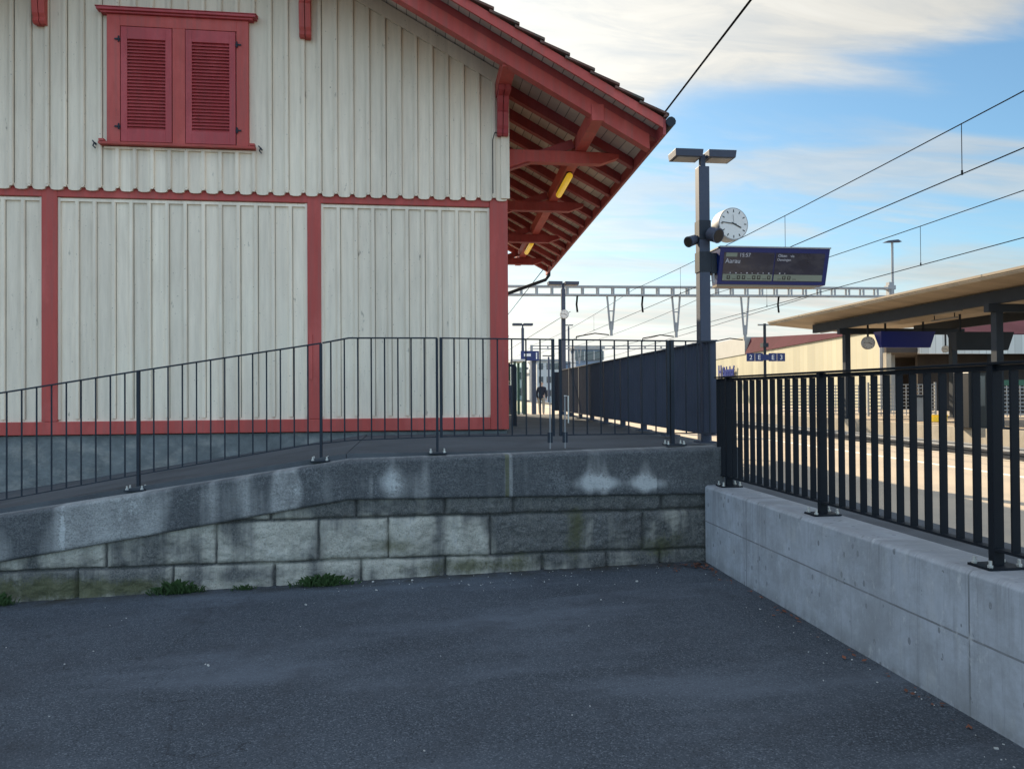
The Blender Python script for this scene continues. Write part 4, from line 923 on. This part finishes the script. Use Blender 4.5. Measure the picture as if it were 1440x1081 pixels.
# ================================================================ ISLAND CANOPY
cn = empty('platform_canopy', (tr(20.5, 27), 27, 0.33), 'tan island platform canopy with dark steel beams and posts', 'canopy')
CY0, CY1 = 3.0, 35.4
def cbox(k, x0, x1, y0, y1, za0, za1, zb0, zb1):   # x0 edge heights (za0..za1), x1 edge heights
    k.hexa([(tr(x0, y0), y0, za0), (tr(x1, y0), y0, zb0), (tr(x1, y1), y1, zb0), (tr(x0, y1), y1, za0), (tr(x0, y0), y0, za1), (tr(x1, y0), y0, zb1), (tr(x1, y1), y1, zb1), (tr(x0, y1), y1, za1)])
    return k
cbox(MB(), 16.03, 20.0, CY0, CY1, 4.86, 4.89, 4.50, 4.56).build('roof_soffit', m_canopy, cn)
cbox(MB(), 20.02, 25.0, CY0, CY1, 4.50, 4.56, 4.86, 4.89).build('roof_soffit', m_canopy, cn)
cbox(MB(), 16.00, 16.10, CY0-.02, CY1+.02, 4.895, 4.955, 4.895, 4.955).build('edge_fascia', m_canopy, cn)
cbox(MB(), 15.96, 16.14, CY0-.03, CY1+.03, 4.957, 5.03, 4.957, 5.03).build('edge_gutter', m_fasc, cn)
cbox(MB(), 16.15, 25.0, CY0, CY1, 4.895, 5.00, 4.895, 5.00).build('roof_deck', m_fasc, cn)
for xo, zt3 in ((17.30, 4.70), (22.5, 4.70)):
    cbox(MB(), xo, xo+0.18, CY0, CY1-2.0, 4.30, 4.70, 4.30, 4.70).build('main_beam', m_cbeam, cn)
for y in (13.0, 21.6, 30.6):
    cbox(MB(), 17.05, 23.0, y-.11, y+.11, 4.04, 4.295, 4.04, 4.295).build('cross_beam', m_cbeam, cn)
    for xo in (17.42, 22.5):
        c = tr(xo, y); MB().box(c-.12, c+.12, y-.12, y+.12, 0.33, 4.039).build('post', m_cbeam, cn, bevel=0.006)
        MB().box(c-.22, c+.22, y-.25, y+.25, 0.335, 0.40).build('post_foot', m_cbeam, cn)
for i, (xo, y) in enumerate(((17.9, 16.3), (17.9, 24.6), (17.9, 28.2), (17.9, 33.0), (19.5, 18), (19.5, 27))):
    e = empty('strip_light', (tr(xo, y), y, 4.72), ['slim tube light under the canopy, nearest at the right edge', 'slim tube light under the canopy right of the blue display', 'slim tube light under the canopy above the blue display', 'slim tube light at the far end of the canopy', 'inner tube light under the near canopy', 'inner tube light behind the hanging displays'][i], 'lamp', 'tube lights under the canopy')
    MB().tube([(tr(xo, y-.75), y-.75, 4.36), (tr(xo, y+.75), y+.75, 4.36)], 0.035, 8).build('tube', m_galv, e)
    MB().tube([(tr(xo, y-.6), y-.6, 4.36), (tr(xo, y-.6), y-.6, 4.6)], 0.02, 5).tube([(tr(xo, y+.6), y+.6, 4.36), (tr(xo, y+.6), y+.6, 4.6)], 0.02, 5).build('hanger', m_iron, e)
def hanging_display(x, y, zt2, wid, h, label, m_):
    e = empty('hanging_display', (x, y, zt2-h), label, 'display', 'hanging displays under the canopy')
    k = MB(); k.hexa([(x-wid/2+.14, y-.08, zt2-h), (x+wid/2-.10, y-.08, zt2-h), (x+wid/2-.10, y+.08, zt2-h), (x-wid/2+.14, y+.08, zt2-h), (x-wid/2, y-.27, zt2), (x+wid/2, y-.27, zt2), (x+wid/2, y+.27, zt2), (x-wid/2, y+.27, zt2)]); k.build('case', m_, e)
    for s_ in (-.35, .35): MB().box(x+s_*wid-.03, x+s_*wid+.03, y-.03, y+.03, zt2, 4.45).build('hanger', m_iron, e)
    return e
hd = hanging_display(20.27, 29.0, 4.02, 2.45, 0.66, 'blue hanging display box under the canopy beside the hanging clock', m_blue2)
hd2 = hanging_display(21.3, 26.0, 3.76, 2.4, 0.68, 'dark hanging display box under the canopy, left of the near post', m_cbeam)
e = clock((18.95, 29.5, 3.58), 0.27, R(-5), 'hanging clock under the canopy left of the blue display', 0.09)
MB().box(18.92, 18.98, 29.47, 29.53, 3.83, 4.5).build('hanger', m_iron, e)
e = clock((25.2, 33.0, 3.53), 0.17, R(-25), 'tiny white clock far under the canopy between the two displays', 0.06)
MB().box(25.17, 25.23, 32.97, 33.03, 3.68, 4.8).build('hanger', m_iron, e)
# ticket machine under canopy
vx, vy = 18.25, 22.6
e = empty('vending_machine', (vx, vy, 0.33), 'black glazed vending machine standing on the island platform', 'machine')
MB().box(vx-.45, vx+.42, vy-.35, vy+.35, 0.33, 2.15).build('cabinet', m_black, e, bevel=0.02); MB().box(vx-.36, vx+.12, vy-.356, vy-.351, 1.05, 2.03).build('window', m_win, e); MB().box(vx+.18, vx+.36, vy-.356, vy-.351, 1.2, 1.8).build('keypad', m_iron, e)
e = empty('waste_bin', (18.7, 26.1, 0.33), 'grey rectangular waste bin on the island platform', 'bin')
MB().box(18.55, 18.88, 25.9, 26.2, 0.40, 1.30).build('body', m_galv, e, bevel=0.02); MB().box(18.53, 18.90, 25.88, 26.22, 1.31, 1.38).build('lid', m_iron, e)
e = empty('grit_box', (20.3, 27.2, 0.33), 'small yellow box on the ground of the island platform', 'box')
MB().box(20.0, 20.6, 26.9, 27.3, 0.33, 0.55).build('body', m_yellow, e, bevel=0.03); MB().box(19.98, 20.62, 26.88, 27.32, 0.551, 0.60).build('lid', m_yellow, e, bevel=0.02)
# lattice barriers behind the island
for i, (y, xa, xc) in enumerate(((33.5, 21.5, 25.0), (30.5, 24.5, 29.0), (38, 19.2, 24.2))):
    e = empty('lattice_barrier', ((xa+xc)/2, y, 0.33), ['grey lattice barrier right of the gantry mast under the canopy', 'grey lattice barrier with green top board at the right edge', 'pale lattice barrier beyond the far canopy post'][i], 'fence', 'lattice barriers on the island platform')
    k = MB(); x = xa
    while x <= xc: k.box(x-.02, x+.02, y-.01, y+.01, 0.35, 1.85); x += 0.22
    for j in range(9): k.box(xa, xc, y-.022, y-.011, 0.45+j*.17, 0.50+j*.17)
    k.build('mesh_panel', m_galv, e)
    for x in (xa, xc): MB().box(x-.04, x+.04, y-.04, y+.04, 0.33, 1.95).build('post', m_galv, e)
    if i == 1: MB().box(xa, xc, y-.035, y-.024, 1.75, 2.0).build('green_board', m_teal, e)
# platform sign 2 E E 3 on its mast
e = empty('platform_sign', (21.15, 43.5, 0.33), 'blue platform number plates reading 2 E and E 3 on a thin mast', 'sign')
sxm = 21.15
MB().tube([(sxm, 43.5, 0.33), (sxm, 43.5, 5.7)], 0.09, 8).build('mast', m_iron, e)
MB().tube([(sxm-.45, 43.5, 5.62), (sxm+1.1, 43.5, 5.62)], 0.05, 6).build('arm', m_galv, e); MB().box(sxm-.2, sxm+.15, 43.3, 43.7, 4.25, 4.5).build('lamp', m_iron, e)
for i, (c, ch) in enumerate(((-1.0, '2'), (-0.46, 'E'), (0.42, 'E'), (0.96, '3'))):
    p = MB().box(sxm+c-.25, sxm+c+.25, 43.30, 43.36, 3.38, 3.88).build('number_plate', m_blue, e)
    Mx = Matrix(((1, 0, 0, sxm+c), (0, 0, -1, 43.295), (0, 1, 0, 3.49), (0, 0, 0, 1))); text(ch, Mx, 0.40, m_sign_txt, 'lettering', p, align='CENTER')
MB().box(sxm-.2, sxm+.16, 43.31, 43.35, 3.44, 3.80).build('pictogram_plate', m_blue, e)

# ================================================================ HALLS AND FAR BUILDINGS
def hx(y): return 31.3+0.163*(y-47)
hall = empty('sheet_metal_hall', (hx(70), 70, -0.5), 'long yellow sheet-clad hall with dark red roof beyond the tracks', 'building')
k = MB(); ya, yb = 47.0, 104.0
k.hexa([(hx(ya), ya, -.6), (hx(ya)+14, ya, -.6), (hx(yb)+14, yb, -.6), (hx(yb), yb, -.6), (hx(ya), ya, 5.7), (hx(ya)+14, ya, 5.7), (hx(yb)+14, yb, 5.7), (hx(yb), yb, 5.7)]); k.build('wall', m_hall, hall)
k = MB(); yr0, yr1 = 50.0, 80.0
k.hexa([(hx(yr0)-.15, yr0, 5.71), (hx(yr0)+8, yr0, 5.71), (hx(yr1)+14, yr1, 5.71), (hx(yr1)-.15, yr1, 5.71), (hx(yr0)+.1, yr0+.2, 5.80), (hx(yr0)+8, yr0+.2, 5.85), (hx(yr1)+14, yr1, 7.6), (hx(yr1)+0.6, yr1, 7.55)]); k.build('roof', m_hallroof, hall)
k = MB(); k.hexa([(hx(80.2)-.1, 80.2, 5.71), (hx(80.2)+10, 80.2, 5.71), (hx(yb)+10, yb, 5.71), (hx(yb)-.1, yb, 5.71), (hx(80.2)-.1, 80.2, 7.65), (hx(80.2)+10, 80.2, 7.65), (hx(yb)+10, yb, 8.0), (hx(yb)-.1, yb, 8.0)])
gp = k.build('upper_storey', m_hallg, hall)
MB().tube([(hx(47)-.1, 46.9, -.5), (hx(47)-.1, 46.9, 5.7)], 0.22, 8).build('corner_pipe', m_galv, hall)
Mx = Matrix(((0.163, 0, -1, hx(92)-.32), (-1, 0, -0.163, 92), (0, 1, 0, 3.95), (0, 0, 0, 1)))
hs = empty('hall_lettering', (hx(88)-.3, 88, 3.2), 'blue block lettering mounted on the far end of the yellow hall', 'sign')
def htext(s, y, z, size, nm):
    d = Vector((-0.161, -0.987, 0)); n_ = Vector((-0.987, 0.161, 0)); Mx = Matrix((d, Vector((0, 0, 1)), n_)).transposed().to_4x4(); Mx.translation = Vector((hx(y)-.30, y, z)); return text(s, Mx, size, m_blue2, nm, hs, ext=0.05, bold=0.05)
htext('H', 91.7, 3.2, 2.3, 'emblem'); htext('Bahnhof', 89.3, 3.42, 1.6, 'lettering')
# open hall with pale band, right
op = empty('open_hall', (36, 44, -0.5), 'open dark hall with pale ribbed fascia and red roof behind the canopy', 'building')
MB().box(28.2, 52, 39.0, 39.2, 3.62, 4.72).build('fascia', m_hallw, op)
MB().hexa([(28.0, 39.3, 4.74), (52, 39.3, 4.74), (52, 46, 6.6), (33, 46, 6.6), (28.0, 39.3, 4.80), (52, 39.3, 4.80), (52, 46, 6.7), (33, 46, 6.7)]).build('roof', m_hallroof, op)
MB().box(30.9, 52, 46.0, 46.3, -.6, 4.7).build('rear_wall', m_hallin, op); MB().hexa([(26.3, 39.21, 3.7), (52, 39.21, 3.7), (52, 45.99, 3.7), (31.0, 45.99, 3.7), (26.3, 39.21, 4.2), (52, 39.21, 4.2), (52, 45.99, 4.2), (31, 45.99, 4.2)]).build('ceiling', m_hallin, op)
MB().box(30.2, 52, 42.0, 42.2, -.6, 3.69).build('inner_partition', m_hallin, op)
for x in (26.5, 33, 40, 47): MB().box(x-.15, x+.15, 39.3, 39.6, -.6, 3.69).build('column', m_kerb if x < 30 else m_cbeam, op)

# far blocks in the gap beside the shed
def block(name, x0, x1, y0, y1, z1, m_, label, win=None):
    e = empty(name, ((x0+x1)/2, (y0+y1)/2, -.6), label, 'building', 'far buildings beside the shed')
    MB().box(x0, x1, y0, y1, -.6, z1).build('wall', m_, e); MB().box(x0-.3, x1+.3, y0-.3, y1+.3, z1+.001, z1+.4).build('roof', m_galv, e)
    if win:
        nx_, nz_ = win
        for j in range(nz_):
            for i in range(nx_):
                w = (x1-x0)/nx_; h = (z1+.2)/nz_; cx_ = x0+w*(i+.5); cz = 0.2+h*(j+.45)
                MB().box(cx_-w*.28, cx_+w*.28, y0-.06, y0-.01, cz-h*.22, cz+h*.25).build('window', m_win, e)
    return e
block('office_block', 27.5, 62, 150, 165, 7.4, m_far1, 'long flat blue-grey office block far behind the gate', (12, 2))
block('apartment_house', 22.5, 27.0, 140, 150, 7.4, m_far2, 'narrow white house left of the far blue-grey block', (3, 3))
block('low_house', 10.0, 22.0, 150, 160, 6.2, m_far2, 'pale low building behind the glass shelter', (6, 2))
sb = block('signal_cabin', 24.0, 28.2, 112, 116, 8.1, m_far1, 'small glazed signal cabin above the screen fence', None)
MB().box(23.8, 28.4, 111.8, 111.95, 6.4, 7.8).build('glazing', m_win, sb); 
for x in (23.8, 25.3, 26.8, 28.3): MB().box(x-.06, x+.06, 111.7, 111.79, 6.4, 7.8).build('mullion', m_far2, sb)
# trees-free skyline: low bank of far roofs
block('warehouse', 30, 95, 190, 215, 6.5, m_far2, 'very long low pale warehouse on the horizon behind the railings', None)

# glass shelter, sign pylon, people beyond the dock
sh = empty('glass_shelter', (4.9, 36, 0.45), 'small glass shelter with dark green posts behind the gate', 'shelter')
for x, y in ((4.55, 35), (5.0, 35), (4.55, 37), (5.0, 37)): MB().box(x-.06, x+.06, y-.06, y+.06, 0.452, 3.05).build('post', m_gpost, sh)
MB().box(4.45, 5.1, 34.9, 37.1, 3.051, 3.15).build('roof', m_far2, sh)
MB().box(4.62, 4.94, 34.99, 35.01, 0.6, 3.0).build('pane', m_glass, sh); MB().box(4.54, 4.56, 35.07, 36.93, 0.6, 3.0).build('pane', m_glass, sh)
py_ = empty('sign_pylon', (5.9, 38, 0.45), 'blue station sign on a broad grey pylon beside the standing person', 'sign')
MB().box(5.82, 6.04, 37.9, 38.1, 0.45, 3.4).build('pylon', m_mast, py_); p = MB().box(5.24, 6.18, 37.78, 37.88, 3.20, 3.70).build('sign_panel', m_blue, py_)
MB().box(6.02, 6.08, 37.76, 37.779, 3.28, 3.62).build('arrow_mark', m_sign_txt, p); MB().box(5.4, 5.75, 37.76, 37.779, 3.42, 3.56).build('text_mark', m_sign_txt, p)
def person(x, y, z, h, face, coat, trou, hair, label, stride=0.10, arm=0.0):
    e = empty('person', (x, y, z), label, 'person'); s = h/1.75
    V = [(0, 0, .95, .13, .10), (0, .0, 1.15, .13, .10), (0, .01, 1.40, .17, .11), (0, .0, 1.50, .07, .06), (0, -.02, 1.56, .055, .055), (0, -.03, 1.66, .085, .10), (0, -.03, 1.72, .06, .07)]
    verts = [v[:3] for v in V]; rad = [v[3:] for v in V]; ed = [(i, i+1) for i in range(len(V)-1)]
    for sg in (-1, 1):
        b0 = len(verts); st = stride*sg
        verts += [(.10*sg, 0, .88), (.11*sg, -st*.5, .50), (.11*sg, -st+.02, .09), (.12*sg, -st-.13, .04)]; rad += [(.085, .09), (.055, .06), (.04, .045), (.04, .03)]
        ed += [(0, b0), (b0, b0+1), (b0+1, b0+2), (b0+2, b0+3)]
        b0 = len(verts); verts += [(.19*sg, 0, 1.42), (.24*sg, .03, 1.14), (.23*sg, -.08-arm, .90), (.22*sg, -.12-arm, .80)]; rad += [(.055, .055), (.042, .042), (.032, .032), (.025, .04)]
        ed += [(2, b0), (b0, b0+1), (b0+1, b0+2), (b0+2, b0+3)]
        hb = b0+3
        for fi in range(4):
            c0 = len(verts); fx_ = .22*sg; verts += [(fx_, -.145-arm+fi*.018, .765), (fx_-.008*sg, -.14-arm+fi*.018, .715-(.008 if fi in (1, 2) else 0))]; rad += [(.009, .009), (.007, .007)]; ed += [(hb, c0), (c0, c0+1)]
        c0 = len(verts); verts += [(.21*sg, -.16-arm, .78), (.205*sg, -.172-arm, .745)]; rad += [(.010, .010), (.008, .008)]; ed += [(hb, c0), (c0, c0+1)]
    def skinned(name, vs, es, rs, m_, infl=0.0, root=0):
        me = bpy.data.meshes.new(name); M_ = rotz(face)
        me.from_pydata([tuple(M_ @ (Vector(v)*s)) for v in vs], es, []); o = bpy.data.objects.new(name, me); COL.objects.link(o); o.parent = e
        md = o.modifiers.new('skin', 'SKIN'); md.use_smooth_shade = True
        for i, r_ in enumerate(rs):
            me.skin_vertices[0].data[i].radius = ((r_[0]+infl)*s, (r_[1]+infl)*s); me.skin_vertices[0].data[i].use_root = (i == root)
        sd2 = o.modifiers.new('sub', 'SUBSURF'); sd2.levels = 1; sd2.render_levels = 2; me.materials.append(m_); return o
    skinned('body', verts, ed, rad, m_skin)
    # trousers and coat follow the body, slightly larger
    tv = [(0, 0, .93)]+[(.10, 0, .86), (.11, -stride*.5, .50), (.11, -stride+.02, .10), (-.10, 0, .86), (-.11, stride*.5, .50), (-.11, stride+.02, .10)]
    skinned('trousers', tv, [(0, 1), (1, 2), (2, 3), (0, 4), (4, 5), (5, 6)], [(.13, .11), (.10, .10), (.07, .075), (.06, .06)]+[(.10, .10), (.07, .075), (.06, .06)], trou)
    cv = [(0, 0, .78), (0, 0, 1.15), (0, .01, 1.38), (0, 0, 1.49), (.18, 0, 1.40), (.24, .03, 1.14), (.23, -.08-arm, .88), (-.18, 0, 1.40), (-.24, .03, 1.14), (-.23, -.08-arm, .88)]
    skinned('coat', cv, [(0, 1), (1, 2), (2, 3), (2, 4), (4, 5), (5, 6), (2, 7), (7, 8), (8, 9)], [(.20, .15), (.17, .13), (.19, .14), (.08, .08), (.085, .085), (.06, .06), (.05, .05), (.085, .085), (.06, .06), (.05, .05)], coat, root=1)
    skinned('hair', [(0, .01, 1.66), (0, -.01, 1.73)], [(0, 1)], [(.092, .095), (.075, .085)], hair)
    k = MB(); M_ = rotz(face); base = Vector((x, y, z))
    for sg in (-1, 1): 
        p = base + M_ @ (Vector((.032*sg, -.118, 1.655))*s); k.tube([p, p+M_ @ Vector((0, -.008, 0))], .009, 6)
    k.build('eyes', m_black, e)
    k = MB(); p0 = base+M_ @ (Vector((0, -.115, 1.655))*s); p1 = base+M_ @ (Vector((0, -.145, 1.615))*s); k.tube([p0, p1], [.008, .014], 6)
    for sg in (-1, 1):
        p = base+M_ @ (Vector((.085*sg, -.02, 1.65))*s); k.tube([p-Vector((0, 0, .025)), p+Vector((0, 0, .025))], .012, 6)
    k.build('nose_and_ears', m_skin, e)
    k = MB(); a_ = base+M_ @ (Vector((-.025, -.122, 1.59))*s); c_ = base+M_ @ (Vector((.025, -.122, 1.59))*s); k.tube([a_, c_], .006, 5); k.build('mouth', m_dead, e)
    return e
person(6.05, 36.3, 0.452, 1.66, R(160), m_coat, m_trou2, m_hairg, 'grey-haired person in a dark coat seen from behind, standing by the sign pylon', 0.06)
person(3.98, 33.0, 0.452, 1.72, R(200), m_coat, m_trou, m_haird, 'dark-dressed person half hidden by the shed corner and the short handrail post', 0.14)

# ================================================================ SMALL GROWTH AND LITTER
def weed(x, y, z, w, h, n_, label, seed):
    random.seed(seed); k = MB(); 
    for i in range(n_):
        a = random.uniform(0, 2*math.pi); rx = max(-w*1.1, min(w*1.1, random.gauss(0, w*0.5))); base = Vector((x+rx, y-abs(random.gauss(0, .03)), gz(x, y)-0.005))
        ln = 1.2*h*random.uniform(.4, 1.15)*(1-.5*min(abs(rx)/w, 1)); d = Vector((math.cos(a)*.6, -abs(math.sin(a))*.5, random.uniform(.5, 1.5))).normalized()
        sd_ = d.cross(Vector((0, 0, 1))).normalized()*ln*random.uniform(.04, .10); mid = base+d*ln*.6; tip = base+d*ln+Vector((0, 0, -ln*.25))
        k.b.faces.new([k.b.verts.new(p) for p in (base-sd_*.3, mid-sd_, tip, mid+sd_, base+sd_*.3)])
    o = k.build('weed', m_leaf); tag(o, label, 'plant', 'weeds along the foot of the stone wall')
weed(-2.05, 6.74, -0.13, .20, .16, 210, 'dark green weed tuft at the foot of the stone wall, left of the middle', 1)
weed(-1.50, 6.74, -0.11, .10, .08, 70, 'tiny weed between the two larger tufts at the wall foot', 2)
weed(-0.82, 6.72, -0.10, .26, .15, 300, 'widest green weed clump at the wall foot below the ramp top', 3)
weed(-3.45, 6.72, -0.15, .12, .14, 120, 'weed tuft at the left edge of the photo at the wall foot', 4)
random.seed(11); k = MB()
for i in range(150):
    if i < 100: x = 2.62-abs(random.gauss(0, .16)); y = 6.66-abs(random.gauss(0, .14))
    else: y = random.uniform(3.2, 6.6); x = 2.62-abs(random.gauss(0, .05))
    s = random.uniform(.008, .022); a = random.uniform(0, 6.3); c = Vector((x, y, gz(x, y)+.008+random.uniform(0, .012)))
    t1 = Vector((math.cos(a), math.sin(a), random.uniform(-.4, .4)))*s; t2 = Vector((-math.sin(a), math.cos(a), random.uniform(-.3, .3)))*s*.6
    k.b.faces.new([k.b.verts.new(c+p) for p in (t1, t2, -t1, -t2)])
o = k.build('dead_leaves', m_dead); tag(o, 'scattered reddish dead leaf bits in the corner where the two walls meet', 'leaves', kind='stuff')
k = MB()
for i in range(150):
    u_ = random.random()
    if u_ < .45: x, y = random.uniform(-1, 2.3), 6.72-abs(random.gauss(0, .30))
    elif u_ < .75: y = random.uniform(2.6, 6.5); x = 2.62-abs(random.gauss(0, .12))
    else: x, y = random.uniform(-3.4, 2.4), random.uniform(2.6, 6.5)
    s = random.uniform(.0018, .0045) if random.random() < .92 else random.uniform(.006, .010); c = Vector((x, y, gz(x, y)+s*.4+.004))
    M_ = Matrix.Rotation(random.uniform(0, 3), 3, 'Z') @ Matrix.Rotation(random.uniform(0, 1), 3, 'X'); k.obox(c, (s, s*.7, s*.45), M_)
o = k.build('grit', m_peb); tag(o, 'pale pebbles and crumbs strewn over the asphalt', 'pebbles', kind='stuff')
